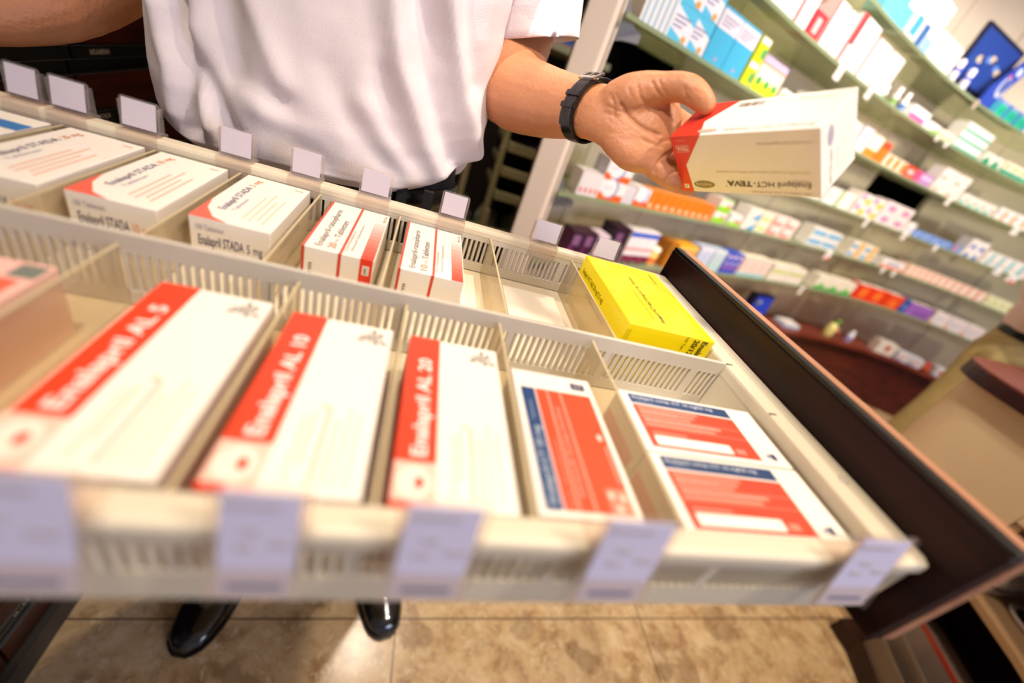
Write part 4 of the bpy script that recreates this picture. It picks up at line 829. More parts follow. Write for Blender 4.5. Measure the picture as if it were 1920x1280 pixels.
def fuse(b, name, m, voxel, smooth=4, parent=None, label=None):
    """turn overlapping shapes into one continuous skin"""
    o = bpy.data.objects.new(name+'_tmp', b.mesh(name)); C.objects.link(o)
    r = o.modifiers.new('r', 'REMESH'); r.mode = 'VOXEL'; r.voxel_size = voxel
    sm = o.modifiers.new('s', 'SMOOTH'); sm.factor = .6; sm.iterations = smooth
    dg = bpy.context.evaluated_depsgraph_get(); dg.update(); me = bpy.data.meshes.new_from_object(o.evaluated_get(dg)); bpy.data.objects.remove(o)
    me.materials.clear(); me.materials.append(m); me.polygons.foreach_set('use_smooth', [True]*len(me.polygons)); me.polygons.foreach_set('material_index', [0]*len(me.polygons))
    q = bpy.data.objects.new(name, me); C.objects.link(q)
    if parent: q.parent = parent
    return q
px = lambda x, y, d: pix(x, y, d=d)

pt = thing('person', 'pharmacist in white short-sleeved shirt and dark trousers holding up a carton behind the drawer', 'person', (-.10, .62, 0))
PO = V((-.10, .62, 0))
def pobj(o): o.location = -PO; return o
# body: torso, legs, both arms, the open left hand, neck and head as one skin
b = B()
limb(b, [((-.12, .63, .90), .15, .085), ((-.12, .63, 1.02), .145, .085), ((-.12, .64, 1.18), .15, .09), ((-.12, .66, 1.34), .17, .095), ((-.12, .67, 1.44), .12, .07), ((-.12, .665, 1.52), .055, .055), ((-.12, .65, 1.60), .05, .055)], m_skin, ref=V((0,1,0)))
for xh, xa in ((-.20, -.235), (-.04, .055)):
    limb(b, [((xh, .63, .92), .075, .075), ((xh*.5+xa*.5, .62, .52), .052, .055), ((xa, .63, .30), .045, .048), ((xa, .64, .10), .032, .036), ((xa, .60, .055), .03, .03)], m_skin, ref=V((0,1,0)))
ball(b, (-.12, .625, 1.68), (.074, .092, .112), m_skin, 20); ball(b, (-.12, .59, 1.635), (.052, .06, .06), m_skin); ball(b, (-.12, .525, 1.665), (.013, .022, .022), m_skin); ball(b, (-.12, .543, 1.625), (.028, .012, .008), m_skin)
for sx in (-1, 1): ball(b, (-.12+sx*.075, .635, 1.67), (.012, .02, .03), m_skin); ball(b, (-.12+sx*.03, .545, 1.70), (.02, .015, .008), m_skin)
# left arm (right side of the photo)
sh = V((.035, .69, 1.41))
limb(b, [(sh, .052, .055), (px(985, 20, .575), .047, .047), (px(966, 95, .555), .045, .045), (px(952, 150, .535), .045, .042)], m_skin)
limb(b, [(px(948, 120, .548), .040, .038), (px(960, 168, .527), .046, .042), (px(1012, 190, .495), .0405, .037), (px(1065, 202, .463), .0345, .030), (px(1105, 208, .440), .0305, .0235), (px(1135, 214, .425), .0305, .020), (px(1160, 220, .418), .034, .0185), (px(1190, 228, .413), .0405, .0175), (px(1222, 243, .410), .0405, .0155), (px(1246, 256, .412), .036, .013)], m_skin)
ball(b, px(950, 172, .535), (.040, .040, .040), m_skin)
limb(b, [(px(1150, 192, .412), .020, .015), (px(1180, 180, .403), .0205, .017), (px(1212, 170, .396), .0175, .0155), (px(1245, 165, .388), .0140, .0135), (px(1272, 163, .381), .0130, .0125), (px(1293, 168, .376), .0128, .012), (px(1310, 181, .3745), .0118, .0105), (px(1324, 197, .3745), .0098, .0085)], m_skin, sub=4)
limb(b, [(px(1150, 262, .418), .014, .015), (px(1185, 285, .413), .019, .015), (px(1215, 300, .413), .014, .013)], m_skin)
fingers = [
 [(px(1222, 205, .412), .0115, .011), (px(1252, 214, .424), .0105, .0105), (px(1282, 230, .440), .010, .010), (px(1320, 252, .452), .0092, .0092), (px(1350, 270, .455), .0085, .0085)],
 [(px(1228, 232, .415), .012, .011), (px(1262, 252, .432), .0108, .0105), (px(1298, 272, .448), .0102, .010), (px(1340, 292, .456), .0094, .0092), (px(1368, 302, .457), .0085, .008)],
 [(px(1222, 268, .413), .012, .011), (px(1252, 288, .420), .0112, .0108), (px(1280, 308, .436), .0105, .010), (px(1312, 330, .448), .0095, .009), (px(1334, 338, .451), .0085, .008)],
 [(px(1208, 295, .412), .0115, .0105), (px(1232, 318, .413), .0108, .0102), (px(1254, 334, .416), .0102, .0098), (px(1276, 345, .428), .0096, .009), (px(1300, 350, .438), .0085, .0078)]]
for f in fingers: limb(b, f, m_skin, n=16, sub=4)
# right arm (left edge of the photo), reaching past the drawer cabinet
limb(b, [(V((-.275, .69, 1.41)), .052, .055), (V((-.345, .72, 1.25)), .045, .047), (px(225, -70, .505), .043, .043)], m_skin)
limb(b, [(V((-.375, .735, 1.15)), .040, .040), (px(215, -58, .50), .045, .043), (px(120, -10, .458), .043, .040), (px(20, 14, .430), .037, .033), (px(-70, 28, .410), .030, .024), (px(-110, 32, .402), .031, .020), (px(-150, 40, .396), .039, .015)], m_skin)
ha = px(-150, 40, .396)
for k in range(4): limb(b, [(ha+V((-.012+.009*k, .004-.006*k, .004)), .009, .009), (ha+V((-.010+.013*k, -.035-.005*k, .004)), .0085, .0085), (ha+V((-.006+.014*k, -.060-.004*k, -.004)), .0075, .0075)], m_skin, n=12)
body = fuse(b, 'body', m_skin, .0027, 3, pt)
# finer mesh and creases on the open palm
bm = bmesh.new(); bm.from_mesh(body.data)
hc = px(1200, 230, .41)
fs = [f for f in bm.faces if (f.calc_center_median()-hc).length < .085]
es = list({e for f in fs for e in f.edges}); bmesh.ops.subdivide_edges(bm, edges=es, cuts=1, use_grid_fill=True, smooth=0)
bm.normal_update()
CRS = [([(1166, 196), (1176, 214), (1192, 230), (1212, 243), (1236, 252)], .0016, 2.6), ([(1226, 322), (1234, 305), (1248, 291), (1262, 282)], .0016, 2.6), ([(1248, 340), (1256, 326), (1272, 318), (1292, 318)], .0012, 2.4),
       ([(1145, 178), (1152, 196), (1152, 216)], .0007, 2.2), ([(1156, 178), (1165, 200)], .0006, 2), ([(1224, 155), (1232, 172), (1246, 188), (1266, 197)], .0010, 2.5), ([(1236, 152), (1242, 168), (1252, 178)], .0006, 2),
       ([(1196, 160), (1200, 178), (1206, 190)], .0005, 2.2), ([(1283, 162), (1284, 175), (1290, 186)], .0007, 2.2), ([(1205, 262), (1222, 270), (1240, 274)], .0008, 2.6), ([(1178, 165), (1184, 182)], .0004, 2), ([(1238, 268), (1252, 262), (1262, 264)], .0008, 2.4), ([(1138, 205), (1160, 214)], -.0007, 3), ([(1140, 192), (1158, 203)], -.0006, 3)]
for v in bm.verts:
    if (v.co-hc).length > .09: continue
    n_ = v.normal; 
    if n_.dot(FWD) > .15: continue
    x, y, z = proj(v.co); dd = 0
    for pl, am, sg in CRS:
        bd = 1e9
        for (ax, ay), (bx_, by_) in zip(pl, pl[1:]):
            t = max(0, min(1, ((x-ax)*(bx_-ax)+(y-ay)*(by_-ay))/((bx_-ax)**2+(by_-ay)**2))); bd = min(bd, math.hypot(x-ax-t*(bx_-ax), y-ay-t*(by_-ay)))
        if bd < 12: dd += 1.35*am*math.exp(-.5*(bd/sg)**2)
    if dd: v.co -= n_*dd
bm.to_mesh(body.data); bm.free(); body.data.polygons.foreach_set('use_smooth', [True]*len(body.data.polygons)); pobj(body)
b = B(); n0 = V((.0, 0, 0)); tp, tr = px(1326, 190, .3695), px(1318, 205, .370)
# eyes, thumb nail
b2 = B()
for sx in (-1, 1): ball(b2, (-.12+sx*.03, .540, 1.688), .011, ink('#e8e4dc'), 12); ball(b2, (-.12+sx*.03, .5315, 1.684), (.005, .003, .005), ink('#33261c'), 10)
pobj(b2.obj('eyes', pt))
b = B(); ball(b, (-.12, .645, 1.715), (.083, .095, .092), m_hair, 20); pobj(b.obj('hair', pt))
# shirt: lofted with folds; fold lines run through points on the front of the shirt (x, z)
FOLD = [([(-.2575, 1.13), (-.2582, 1.082), (-.250, 1.060), (-.2458, 1.040), (-.246, 1.00)], -.010, .0075), ([(-.262, 1.14), (-.2555, 1.099), (-.2435, 1.075), (-.2268, 1.047), (-.205, 1.010)], -.011, .008),
        ([(-.272, 1.10), (-.262, 1.05), (-.262, 1.01)], .006, .008), ([(-.247, 1.09), (-.236, 1.05), (-.224, 1.01)], .006, .008), ([(-.2152, 1.16), (-.206, 1.10), (-.203, 1.070)], -.010, .014), ([(-.19, 1.15), (-.165, 1.10), (-.150, 1.075)], .005, .008),
        ([(-.063, 1.20), (-.0426, 1.1276), (-.0031, 1.0664), (.022, 1.030)], .010, .009), ([(-.040, 1.20), (-.0209, 1.163), (-.012, 1.125), (.006, 1.08), (.030, 1.045)], -.010, .012),
        ([(-.012, 1.21), (.0015, 1.175), (.0215, 1.135), (.0445, 1.087), (.0576, 1.050)], .011, .0075), ([(.010, 1.22), (.022, 1.17), (.038, 1.13)], -.009, .010),
        ([(-.19, 1.055), (-.165, 1.043), (-.135, 1.036)], .0035, .009), ([(-.15, 1.06), (-.135, 1.02), (-.11, 1.01)], -.003, .010), ([(-.11, 1.10), (-.085, 1.06), (-.055, 1.035), (-.03, 1.02)], -.0035, .010), ([(-.07, 1.08), (-.04, 1.045), (-.01, 1.015)], .003, .009), ([(-.06, 1.115), (-.045, 1.07), (-.02, 1.04)], -.003, .008)]
def foldd(x, z):
    d = 0
    for pl, am, sg in FOLD:
        bd = 1e9
        for k, ((ax, az), (bx_, bz)) in enumerate(zip(pl, pl[1:])):
            t = max(0, min(1, ((x-ax)*(bx_-ax)+(z-az)*(bz-az))/((bx_-ax)**2+(bz-az)**2))); bd = min(bd, math.hypot(x-ax-t*(bx_-ax), z-az-t*(bz-az)))
        if bd < 4*sg: d += 1.35*am*math.exp(-.5*(bd/sg)**2)
    return d
HX = [(-.33, 1.006), (-.295, .996), (-.255, .982), (-.18, .989), (-.09, .9935), (-.0285, .997), (.015, 1.010), (.04, 1.030), (.062, 1.050), (.09, 1.045)]
def hem(x, front):
    for (x0, z0), (x1, z1) in zip(HX, HX[1:]):
        if x <= x1: h = z0+(z1-z0)*max(0, (x-x0))/(x1-x0); break
    else: h = HX[-1][1]
    return h if front else .99+.02*(x+.3)/.4
PROF = [(-.006, .90), (0, .955), (.003, .985), (.012, 1.0), (.05, 1.02), (.10, 1.005), (.16, .985), (.24, .985), (.32, 1.0), (.40, .96), (.44, .86), (.475, .62), (.495, .36)]
def prof(s):
    for (a, r0), (c, r1) in zip(PROF, PROF[1:]):
        if s <= c: return r0+(r1-r0)*(s-a)/(c-a)
    return PROF[-1][1]
NT, NS = 200, 150; rings = []
for j in range(NS+1):
    s_ = -.006+.501*(j/NS)**1.25; ring = []
    for k in range(NT):
        a = 2*math.pi*k/NT; ca, sa = math.cos(a), math.sin(a); e = .88
        cx_, cy_ = -.1215, .615; rx = .184; ry = .100 if sa < 0 else .105
        ux = math.copysign(abs(ca)**e, ca); uy = math.copysign(abs(sa)**e, sa); x = cx_+rx*ux
        fr = sa < .15; w_ = min(1, max(0, (.3-sa)/.3)); h = hem(x, True)*w_+hem(x, False)*(1-w_)
        z = h+s_*(1.49-h)/.495 if s_ > 0 else h+s_; r = prof(s_)
        p = V((cx_+rx*r*ux, cy_+ry*r*uy+(.02*max(0, s_-.15)/.3), z))
        nn = V((ux/rx, uy/ry, 0)).normalized(); d = 0
        if sa < .05: d += foldd(p.x, z)*min(1, max(0, s_/.01+.3))
        d += .0025*noise.noise(V((p.x*22, p.y*22, z*13)))+.0012*noise.noise(V((p.x*60, 3, z*40)))
        ring.append(p+nn*d)
    rings.append(ring)
b = B(); b.loft(rings, m_shirt, caps=False)
# sleeves
def sleeve(c0, c1, c2, r0, r1, m, sd):
    pts = [(V(c0), .070, .070), (V(c0).lerp(V(c1), .5), .066, .064), (V(c1), .060, .058), (V(c1).lerp(V(c2), .6), r0, r1), (V(c2), r0*1.02, r1*1.02)]
    Q = []; n = 48; R_ = []
    for i in range(4):
        for k in range(6):
            t = k/6; Q.append((pts[i][0].lerp(pts[i+1][0], t), pts[i][1]*(1-t)+pts[i+1][1]*t, pts[i][2]*(1-t)+pts[i+1][2]*t))
    Q.append(pts[-1])
    ax = (V(c2)-V(c0)).normalized()
    u = ax.cross(V((0,1,0))).normalized(); v = u.cross(ax)
    for i, (p, a, d) in enumerate(Q):
        R_.append([p+(u*a*math.cos(2*math.pi*k/n)+v*d*math.sin(2*math.pi*k/n))*(1+.05*noise.noise(V((2*math.cos(2*math.pi*k/n)+sd, 2*math.sin(2*math.pi*k/n), i*.25)))) for k in range(n)])
    p, a, d = Q[-1]
    for dz, sc in ((-.0015, .985), (.006, .965), (.03, .95)): R_.append([p-ax*dz+(u*a*sc*math.cos(2*math.pi*k/n)+v*d*sc*math.sin(2*math.pi*k/n)) for k in range(n)])
    b.loft(R_, m, caps=False)
sleeve((.020, .675, 1.425), (.075, .675, 1.32), (.1045, .655, 1.199), .057, .050, m_shirt, 1)
sleeve((-.265, .68, 1.425), (-.325, .70, 1.33), (-.352, .715, 1.235), .060, .055, m_shirt, 5)
pobj(b.obj('shirt', pt))['label'] = 'white cotton short-sleeved shirt with hem blousing over the belt'
# collar
b = B(); b.loft([[V((-.12+.062*math.cos(2*math.pi*k/24)*q, .665+.062*math.sin(2*math.pi*k/24)*q, z)) for k in range(24)] for z, q in ((1.47, 1.15), (1.51, 1.0), (1.525, 1.02), (1.49, 1.35))], m_shirt, caps=False); pobj(b.obj('collar', pt))
# trousers, belt, shoes
b = B()
def ell(cx_, cy_, rx, ry, z, n=40): return [V((cx_+rx*math.cos(2*math.pi*k/n), cy_+ry*math.sin(2*math.pi*k/n), z)) for k in range(n)]
b.loft([ell(-.118, .625, .160, .090, 1.03), ell(-.118, .625, .165, .095, .995), ell(-.118, .63, .172, .100, .93), ell(-.118, .63, .170, .105, .85), ell(-.118, .63, .12, .09, .80)], m_denim)
for xh, xa in ((-.20, -.235), (-.04, .055)):
    limb(b, [((xh, .63, .90), .085, .095), ((xh, .63, .78), .088, .092), ((xh*.5+xa*.5, .62, .50), .066, .07), ((xa, .63, .25), .058, .064), ((xa, .635, .085), .060, .070)], m_denim, ref=V((0,1,0)), n=24)
pobj(b.obj('trousers', pt))['label'] = 'black denim trousers'
b = B(); b.loft([ell(-.118, .625, r_, r_-.070, z) for r_, z in ((.1655, .968), (.1695, .969), (.1695, .999), (.1655, 1.0))], m_leather, caps=False)
for x in (-.02, .012): b.box((x-.006, .5315, .962), (x+.006, .5405, 1.006), m_denim)
b.box((-.135, .5235, .966), (-.095, .5275, 1.002), m_silver); pobj(b.obj('belt', pt))['label'] = 'black leather belt'
def shoe(toe, heel, name_l, m=m_shoe):
    toe, heel = V(toe), V(heel); ax = (heel-toe).normalized(); L_ = (heel-toe).length; sd = V((-ax.y, ax.x, 0)); b = B()
    T = [(0, .010, .010, .012), (.02, .020, .010, .024), (.06, .032, .009, .033), (.12, .040, .008, .039), (.22, .047, .007, .045), (.35, .0495, .006, .058), (.48, .046, .006, .082), (.60, .041, .006, .098), (.75, .036, .005, .100), (.9, .034, .004, .098), (.98, .028, .004, .09), (1, .018, .006, .07)]
    R_ = []
    for s_, w_, zb, zt in T:
        c = toe+ax*L_*s_; r = []
        for k in range(20):
            a = 2*math.pi*k/20; x = math.cos(a); z = math.sin(a)
            r.append(c+sd*w_*math.copysign(abs(x)**.8, x)+V((0, 0, zb+(zt-zb)*(.5+.5*math.copysign(abs(z)**.9, z)))))
        R_.append(r)
    b.loft(R_, m)
    S_ = []
    for s_, w_, zb, zt in T: c = toe+ax*(L_*(s_*1.02-.012)); S_.append([c+sd*(w_+.003)+V((0,0,.001)), c-sd*(w_+.003)+V((0,0,.001)), c-sd*(w_+.003)+V((0,0,.009)), c+sd*(w_+.003)+V((0,0,.009))])
    b.loft(S_, m_black, smooth=False); q = b.obj('shoe', pt); q.location = -PO; q['label'] = name_l
shoe((-.282, .385, 0), (-.225, .675, 0), 'polished black shoe, the left one in the photo'); shoe((.122, .412, 0), (.045, .70, 0), 'polished black shoe, the right one in the photo')

# wristwatch worn on the left wrist
Wc = px(1104, 208, .4405); wt = (px(1135, 214, .425)-px(1065, 202, .463)).normalized(); wu = wt.cross(FWD).normalized(); wv = wu.cross(wt).normalized()
if wu.dot(DOWN) > 0: wu = -wu      # towards the thumb side (up in the photo)
if wv.dot(FWD) > 0: wv = -wv       # towards the palm side (facing the camera)
th = thing('wristwatch', 'black stitched leather wristwatch strap with silver buckle on the outstretched wrist', 'watch', Wc)
def wp(a, r, t): return wu*math.cos(a)*(.0318+r)+wv*math.sin(a)*(.0248+r)+wt*t
def band(b, a0, a1, t0, t1, r0, r1, m, n=40):
    R_ = []
    for k in range(n+1):
        a = a0+(a1-a0)*k/n; R_.append([wp(a, r0, t0), wp(a, r1-.0004, t0), wp(a, r1, t0+.0012), wp(a, r1, t1-.0012), wp(a, r1-.0004, t1), wp(a, r0, t1)])
    b.loft(R_, m, smooth=False)
hw = .0088
b = B(); band(b, 0, 2*math.pi, -hw, hw, .0004, .0028, m_leather, 72); band(b, 1.1, 2.7, -hw, hw, .0028, .0048, m_leather, 40)
for t in (-.0070, .0066):
    for k in range(70):
        a = -.2+k*.047; b.add([wp(a, .0050 if 1.1 < a < 2.7 else .0030, t), wp(a+.025, .0050 if 1.1 < a < 2.7 else .0030, t), wp(a+.025, .0050 if 1.1 < a < 2.7 else .0030, t+.0005), wp(a, .0050 if 1.1 < a < 2.7 else .0030, t+.0005)], [(0,1,2,3)], M('stitch', '#5d5148', .8))
b.obj('strap', th)
b = B()
for a in (1.72, 2.05): band(b, a, a+.14, -hw-.0012, hw+.0012, .0026, .0066, m_leather, 8)
b.obj('keeper', th)
b = B(); band(b, .80, .88, -hw-.0018, hw+.0018, .0045, .0070, m_silver, 4); band(b, 1.18, 1.26, -hw-.0018, hw+.0018, .0045, .0070, m_silver, 4); band(b, .80, 1.26, -hw-.0022, -hw-.0004, .0045, .0068, m_silver, 8); band(b, .80, 1.26, hw+.0004, hw+.0022, .0045, .0068, m_silver, 8); band(b, .83, 1.22, -.0008, .0008, .0052, .0070, m_silver, 6)
q = b.obj('buckle', th); q['label'] = 'silver buckle'
b = B()
for k, (r_, z0) in enumerate(((.0175, .0), (.0185, .003), (.0185, .007), (.0165, .009))): pass
cdir = (wu*.70-wv*.71).normalized(); cpl = wt.cross(cdir).normalized(); c0 = wp(-.79, .001, 0)
b.loft([[c0+cdir*z+cpl*r_*math.cos(2*math.pi*k/32)+wt*r_*math.sin(2*math.pi*k/32) for k in range(32)] for r_, z in ((.016, 0), (.018, .002), (.018, .006), (.016, .008), (.001, .0082))], m_silver)
b.obj('case', th)['label'] = 'silver watch case on the back of the wrist'

# ------------------------------------------------------------------ second person behind the counter
p2 = thing('person', 'person in pale pinkish shirt, dark belt and khaki trousers standing behind the counter', 'person', (2.56, 1.12, 0)); O2 = V((2.56, 1.12, 0))
b = B(); cx2, cy2 = 2.56, 1.12
limb(b, [((cx2, cy2, .90), .14, .085), ((cx2, cy2, 1.15), .145, .09), ((cx2, cy2+.02, 1.36), .17, .09), ((cx2, cy2+.02, 1.46), .10, .06), ((cx2, cy2+.01, 1.56), .05, .05)], m_skin, ref=V((0,1,0)))
for sx in (-1, 1):
    limb(b, [((cx2+sx*.09, cy2, .92), .075, .08), ((cx2+sx*.09, cy2, .5), .055, .06), ((cx2+sx*.09, cy2+.01, .09), .035, .04)], m_skin, ref=V((0,1,0)))
    limb(b, [((cx2+sx*.18, cy2+.02, 1.40), .05, .05), ((cx2+sx*.23, cy2+.03, 1.15), .042, .042), ((cx2+sx*.21, cy2-.10, 1.02), .032, .032), ((cx2+sx*.15, cy2-.19, .985), .034, .018)], m_skin)
    for k in range(4): limb(b, [((cx2+sx*.15+.016*(k-1.5), cy2-.20, .985), .009, .009), ((cx2+sx*.13+.016*(k-1.5), cy2-.255, .975), .0075, .0075)], m_skin, n=10)
ball(b, (cx2, cy2-.01, 1.68), (.072, .09, .11), m_skin); ball(b, (cx2, cy2-.10, 1.665), (.012, .018, .02), m_skin)
o = fuse(b, 'body', m_skin, .008, 2, p2); o.location = -O2
b = B(); ball(b, (cx2, cy2+.01, 1.71), (.08, .09, .09), m_hair); b.obj('hair', p2).location = -O2
m_s2 = M('pink_white_cotton', '#dcc4bd', .85, vary=.03, bump=.3, bscale=60); m_kh = M('khaki_cotton', '#ad9a66', .9, vary=.18, scale=14, bump=1.0, bscale=14)
b = B(); b.loft([[V((cx2+rx*math.cos(2*math.pi*k/40), cy2+ry*math.sin(2*math.pi*k/40), z))+V((1,0,0))*.008*noise.noise(V((k*.3, z*9, 0))) for k in range(40)] for z, rx, ry in ((.965, .17, .11), (.985, .185, .12), (1.05, .19, .125), (1.2, .175, .125), (1.35, .20, .13), (1.43, .185, .12), (1.48, .12, .10), (1.50, .07, .07))], m_s2)
for sx in (-1, 1): limb(b, [((cx2+sx*.15, cy2+.02, 1.42), .072, .072), ((cx2+sx*.20, cy2+.025, 1.30), .068, .068), ((cx2+sx*.235, cy2+.03, 1.15), .052, .052), ((cx2+sx*.225, cy2-.04, 1.07), .046, .046)], m_s2)
b.obj('shirt', p2).location = -O2
b = B(); b.loft([ell(cx2, cy2, .172, .11, z) for z in (.935, .972)], m_leather); b.obj('belt', p2).location = -O2
b = B(); b.loft([ell(cx2, cy2, rx, ry, z) for z, rx, ry in ((.94, .17, .11), (.88, .185, .12), (.80, .185, .12), (.76, .12, .10))], m_kh)
for sx in (-1, 1):
    limb(b, [((cx2+sx*.09, cy2, .86), .095, .105), ((cx2+sx*.095, cy2-.01, .60), .085, .09), ((cx2+sx*.10, cy2, .35), .075, .08), ((cx2+sx*.10, cy2, .06), .07, .085)], m_kh, ref=V((0,1,0)))
b.obj('trousers', p2).location = -O2
for sx in (-1, 1):
    b = B(); R_ = [[V((cx2+sx*.10+w_*math.cos(2*math.pi*k/16), cy2+y_, zc+hh*math.sin(2*math.pi*k/16))) for k in range(16)] for y_, w_, zc, hh in ((-.19, .02, .02, .015), (-.15, .042, .03, .025), (-.05, .045, .045, .042), (.05, .036, .05, .047), (.085, .025, .045, .04))]
    b.loft(R_, m_shoe); b.obj('shoe', p2).location = -O2

# ------------------------------------------------------------------ service counter with open shelves at its near end
FACE = [(-.6, 1.05), (-.4, 1.20), (-.1, 1.42), (.05, 1.53), (.20, 1.62), (.36, 1.69), (.68, 1.69)]
def gx(y):
    for (y0, x0), (y1, x1) in zip(FACE, FACE[1:]):
        if y <= y1: return x0+(x1-x0)*(y-y0)/(y1-y0)
    return 1.69
th = thing('service_counter', 'beige service counter with rounded dark red-brown top at the right edge of the photo', 'counter', (2.2, .2, 0)); OC = V((2.2, .2, 0))
def cp(o, n, l=None):
    q = o.obj(n, th, OC); q.location = (0,0,0)
    if l: q['label'] = l
def slab(y0, y1, ins, depth, n=14):
    ys = [y0+(y1-y0)*k/n for k in range(n+1)]
    return [(gx(y)+ins, y) for y in ys][::-1]+[(gx(y)+ins+depth, y) for y in ys]
def cpoly(ins):
    ys = [-.6, -.4, -.1, .05, .20, .36, .5, .68]
    return [(gx(y)-.03+ins, y) for y in ys]+[(1.80+(-.14+ins)*math.cos(a), .68+(.17-ins)*math.sin(a)) for a in [math.radians(d) for d in range(10, 91, 10)]]+[(2.9, .93-ins), (2.9, -.6)]
m_tan = M('tan_laminate', '#a98661', .5); m_dbr = wood('brown_laminate', '#2b1712', '#3c221a', 'X', .4); m_wgrey = M('warm_grey_tray', '#7c6a5a', .45); m_bei = M('beige_laminate', '#dcc29c', .55, vary=.02)
b = B(); b.prism(cpoly(0)[::-1], .852, .90, wood('counter_top', '#5c2b22', '#7c4334', 'Y', .3, .6)); cp(b, 'top')
b = B(); b.loft([[V((x, y, z)) for x, y in cpoly(-.0012)] for z in (.853, .893)], M('counter_edge', '#2c1012', .35), closed=False, caps=False, smooth=False); cp(b, 'edge_band')
b = B(); P = [(1.69, .445)]+[(x, y) for x, y in cpoly(.03) if y > .445]; P[-1] = (2.87, .445) if P[-1][1] < .446 else P[-1]
if P[-1][1] > .446: P.append((2.87, .445))
b.prism(P[::-1], 0, .852, m_bei); cp(b, 'body')
b = B(); b.prism(slab(-.6, .443, 0, .022), .62, .852, m_bei); cp(b, 'upper_panel')
b = B(); b.prism(slab(-.6, .443, .34, .02), .06, .852, m_dbr); b.prism([(x, y) for x, y in slab(.424, .443, .004, .33)], .06, .62, m_tan); cp(b, 'back_panel')
b = B(); b.prism(slab(-.6, .43, .0, .34), .376, .396, m_tan); cp(b, 'shelf_board', 'tan shelf board')
b = B(); b.prism(slab(-.6, .43, .03, .31), .105, .12, m_dbr); cp(b, 'lower_board')
b = B(); b.prism(slab(-.6, .43, -.10, .46), 0, .06, m_dbr); cp(b, 'plinth')
def along(fn, n, y0, y1, m, name, lab, cat):
    b = B(); b.loft([fn(y0+(y1-y0)*k/n) for k in range(n+1)], m, smooth=False); o = b.obj(name, None, V((1.7, .2, 0))); return tag(o, lab, cat)
for i, (o_, h_) in enumerate(((-.078, .135), (-.036, .170))):
    along(lambda y: [V((gx(y)+o_-.012*math.sin((y+.2)*5), y, .0605)), V((gx(y)+o_+.028, y, .0605)), V((gx(y)+o_+.028, y, .066)), V((gx(y)+o_+.008-.012*math.sin((y+.2)*5), y, .067)), V((gx(y)+o_+.006-.012*math.sin((y+.2)*5), y, h_)), V((gx(y)+o_-.012*math.sin((y+.2)*5), y, h_))],
          12, -.2, .36, m_wgrey, 'leaflet_tray', f'curved grey leaflet tray at the foot of the counter, {"outer" if i == 0 else "inner"} of two', 'tray')
mg = along(lambda y: [V((gx(y)+.034, y, .1205)), V((gx(y)+.16, y, .1205)), V((gx(y)+.16, y, .170)), V((gx(y)+.055, y, .199)), V((gx(y)+.034, y, .199))], 14, -.1, .375, M('magazine_grey', '#a08c80', .4, vary=.12, scale=25), 'magazine_pile', 'pile of grey magazines with a bright red spine on the lower counter shelf', 'magazines')
b = B(); b.loft([[V((gx(y)+d-1.7, y-.2, z)) for d, z in ((.0332, .190), (.0332, .1998), (.045, .2000), (.045, .1994))] for y in [-.1+.475*k/14 for k in range(15)]], ink('#c04430'), smooth=False); q = b.obj('spine', mg); q['label'] = 'bright red spine'
b = B(); oc = V((1.80, .245, .3966))
def oval(s_, z, dx=0): return [oc+V((dx+.065*s_*math.cos(2*math.pi*k/28), .085*s_*math.sin(2*math.pi*k/28), z)) for k in range(28)]
b.loft([oval(.9, 0), oval(1.03, .012), oval(1, .016), oval(.85, .013)], ink('#b8a89c')); b.loft([oval(.84, .0132), oval(.80, .017), oval(.62, .017), oval(.6, .0175)], ink('#17130f')); b.loft([oval(.56, .0176), oval(.54, .019)], ink('#8c3a34'))
tag(b.obj('oval_dish', None, oc), 'oval cream dish with black ring and dark red centre on the tan counter shelf', 'dish')
OD = V((1.80, .36, .3966)); th2 = thing('receipt_printer', 'cream desk device with black seam and paper roll at the right edge of the photo', 'device', OD)
def dprof(z, g=0): return [V((1.735-g+.10*(1-math.cos(a))*.0+(.0), 0, 0)) for a in ()]
def dring(z, g): return [V((1.86+(.125+g)*math.copysign(abs(math.cos(a))**.55, math.cos(a)), .378+(.030+g)*math.copysign(abs(math.sin(a))**.55, math.sin(a)), z)) for a in [2*math.pi*k/36 for k in range(36)]]
b = B(); b.loft([dring(.3968, -.004), dring(.425, 0)], M('device_cream', '#b5a594', .4)); b.loft([dring(.4345, 0), dring(.462, -.002), dring(.474, -.012), dring(.478, -.03)], M('device_cream', '#b5a594', .4)); b.obj('housing', th2, OD).location = (0,0,0)
b = B(); b.loft([dring(.425, -.003), dring(.4345, -.003)], m_black); b.obj('seam', th2, OD).location = (0,0,0)
b = B(); rc = V((1.83, .378, .504))
b.loft([[rc+V((t, r_*math.cos(2*math.pi*k/24), r_*math.sin(2*math.pi*k/24))) for k in range(24)] for r_, t in ((.008, -.035), (.025, -.035), (.025, .035), (.008, .035), (.008, -.03))], ink('#b9a795'), caps=False)
b.obj('paper_roll', th2, OD).location = (0,0,0)

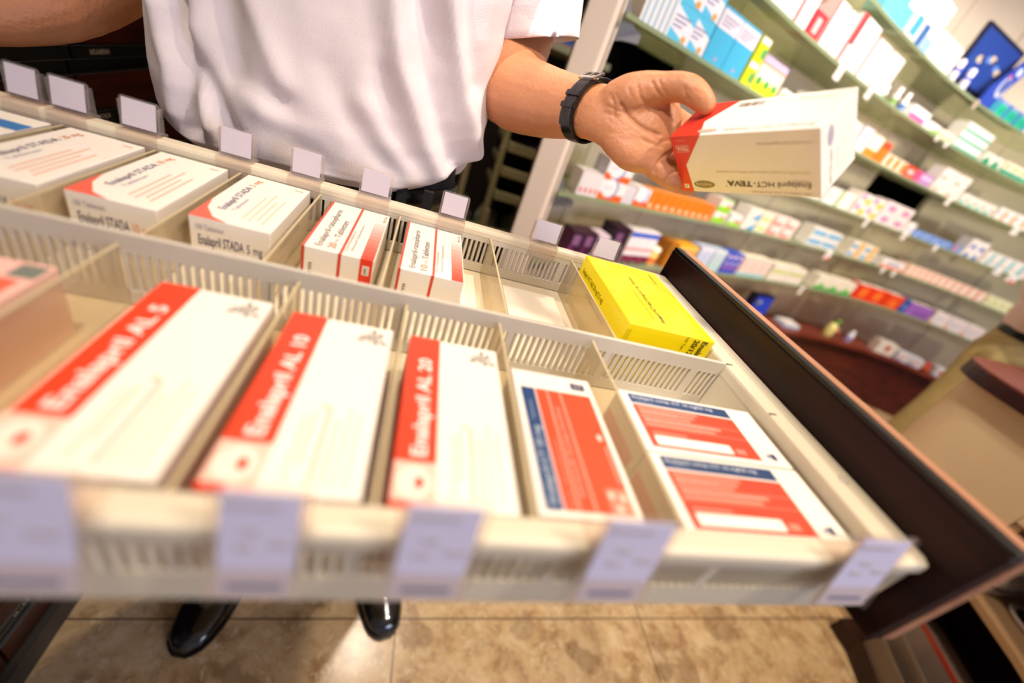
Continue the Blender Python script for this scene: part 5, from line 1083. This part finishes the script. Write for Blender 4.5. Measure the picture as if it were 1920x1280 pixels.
# ------------------------------------------------------------------ storage rack behind the pharmacist
m_ckh = M('khaki_metal', '#b9b083', .5)
b = B(); b.box((-1.1, 2.18, 0), (.50, 2.24, 2.75), M('dark_closet', '#1c0f0c', .7)); tag(b.obj('wall_behind_rack'), kind='structure')
th = thing('storage_rack', 'khaki metal storage rack with pull-out trays seen between the arm and the pilaster', 'rack', (.30, 1.78, 0)); OR = V((.30, 1.78, 0))
def rk(b, n, l=None):
    o = b.obj(n, th, OR); o.location = (0,0,0)
    if l: o['label'] = l
for x, zt in ((.155, 1.01), (.272, 1.08), (.50, 1.28)):
    b = B(); b.box((x-.011, 1.70, 0), (x+.011, 1.722, zt), m_ckh, bev=.002); rk(b, 'post')
b = B(); b.box((.14, 1.70, 1.0), (.28, 1.722, 1.022), m_ckh); b.box((.14, 1.70, 1.0), (.16, 2.1, 1.022), m_ckh); rk(b, 'top_bar')
for z in (.935, .843, .749):
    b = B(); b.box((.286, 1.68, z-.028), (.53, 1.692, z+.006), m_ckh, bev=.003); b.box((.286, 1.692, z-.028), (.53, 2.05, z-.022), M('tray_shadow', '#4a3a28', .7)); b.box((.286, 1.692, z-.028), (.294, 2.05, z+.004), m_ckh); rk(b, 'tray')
b = B(); b.box((.14, 1.60, .60), (.53, 1.615, .625), m_ckh); b.box((.255, 1.58, .52), (.27, 1.6, .70), m_ckh); b.box((.14, 1.60, .36), (.53, 2.1, .37), m_ckh); rk(b, 'lower_shelf')
b = B(); b.box((.28, 1.62, 1.255), (.53, 2.05, 1.275), m_ckh); rk(b, 'upper_shelf')
tag_o = B(); tag_o.box((0, 0, 0), (.05, .04, .030), ink('#8050b8')); tag_o.rect(frame((0, -.0003, 0), (1,0,0), (0,0,1)), 0, 0, .018, .028, ink('#c8304a')); o = tag_o.obj('small_carton'); o.location = (.385, 1.72, .9135); tag(o, 'small violet and red carton in the top tray of the storage rack', 'carton')
b = B(); b.box((0, 0, 0), (.09, .10, .035), ink('#2858b8')); b.rect(frame((0, -.0003, 0), (1,0,0), (0,0,1)), .0, .0, .09, .008, ink('#d0905a')); o = b.obj('blue_carton'); o.location = (.33, 1.70, 1.2755); tag(o, 'blue carton on the upper shelf of the storage rack beside the sleeve', 'carton')
r = random.Random(3)
for i, (x, y, z) in enumerate(((.18, 1.84, .372), (.315, 1.86, .372), (.45, 1.88, .372))):
    b = B(); R_ = []
    for j in range(9):
        t = j/8; R_.append([V((.060*math.sin(math.pi*(.08+.84*t))*math.cos(2*math.pi*k/20), .09*math.sin(math.pi*(.08+.84*t))*math.sin(2*math.pi*k/20), .25*t))*(1+.35*noise.noise(V((math.cos(2*math.pi*k/20)*3+i*7, math.sin(2*math.pi*k/20)*3, t*6)))) for k in range(20)])
    zm = min(q.z for rr in R_ for q in rr)
    for rr in R_:
        for q in rr: q.z -= zm
    b.loft(R_, M('crumpled_bag', '#8c917c', .35, vary=.25, scale=40, bump=1, bscale=60), smooth=False); o = b.obj('plastic_bag'); o.location = (x, y, .371); tag(o, f'crumpled greenish plastic bag low in the storage rack, {["left", "middle", "right"][i]} of three', 'bag')
b = B(); b.box((-.02, 0, 0), (.03, .04, .075), ink('#a8bcd8')); b.box((-.015, .004, .075), (.02, .03, .10), ink('#c0d0e4')); o = b.obj('blue_grey_canister'); p, t, n = cur(.28); o.location = p+n*.20+V((0,0,SHZ[3]+.001)); tag(o, 'small pale blue canister standing in the dark opening above the hand', 'canister')
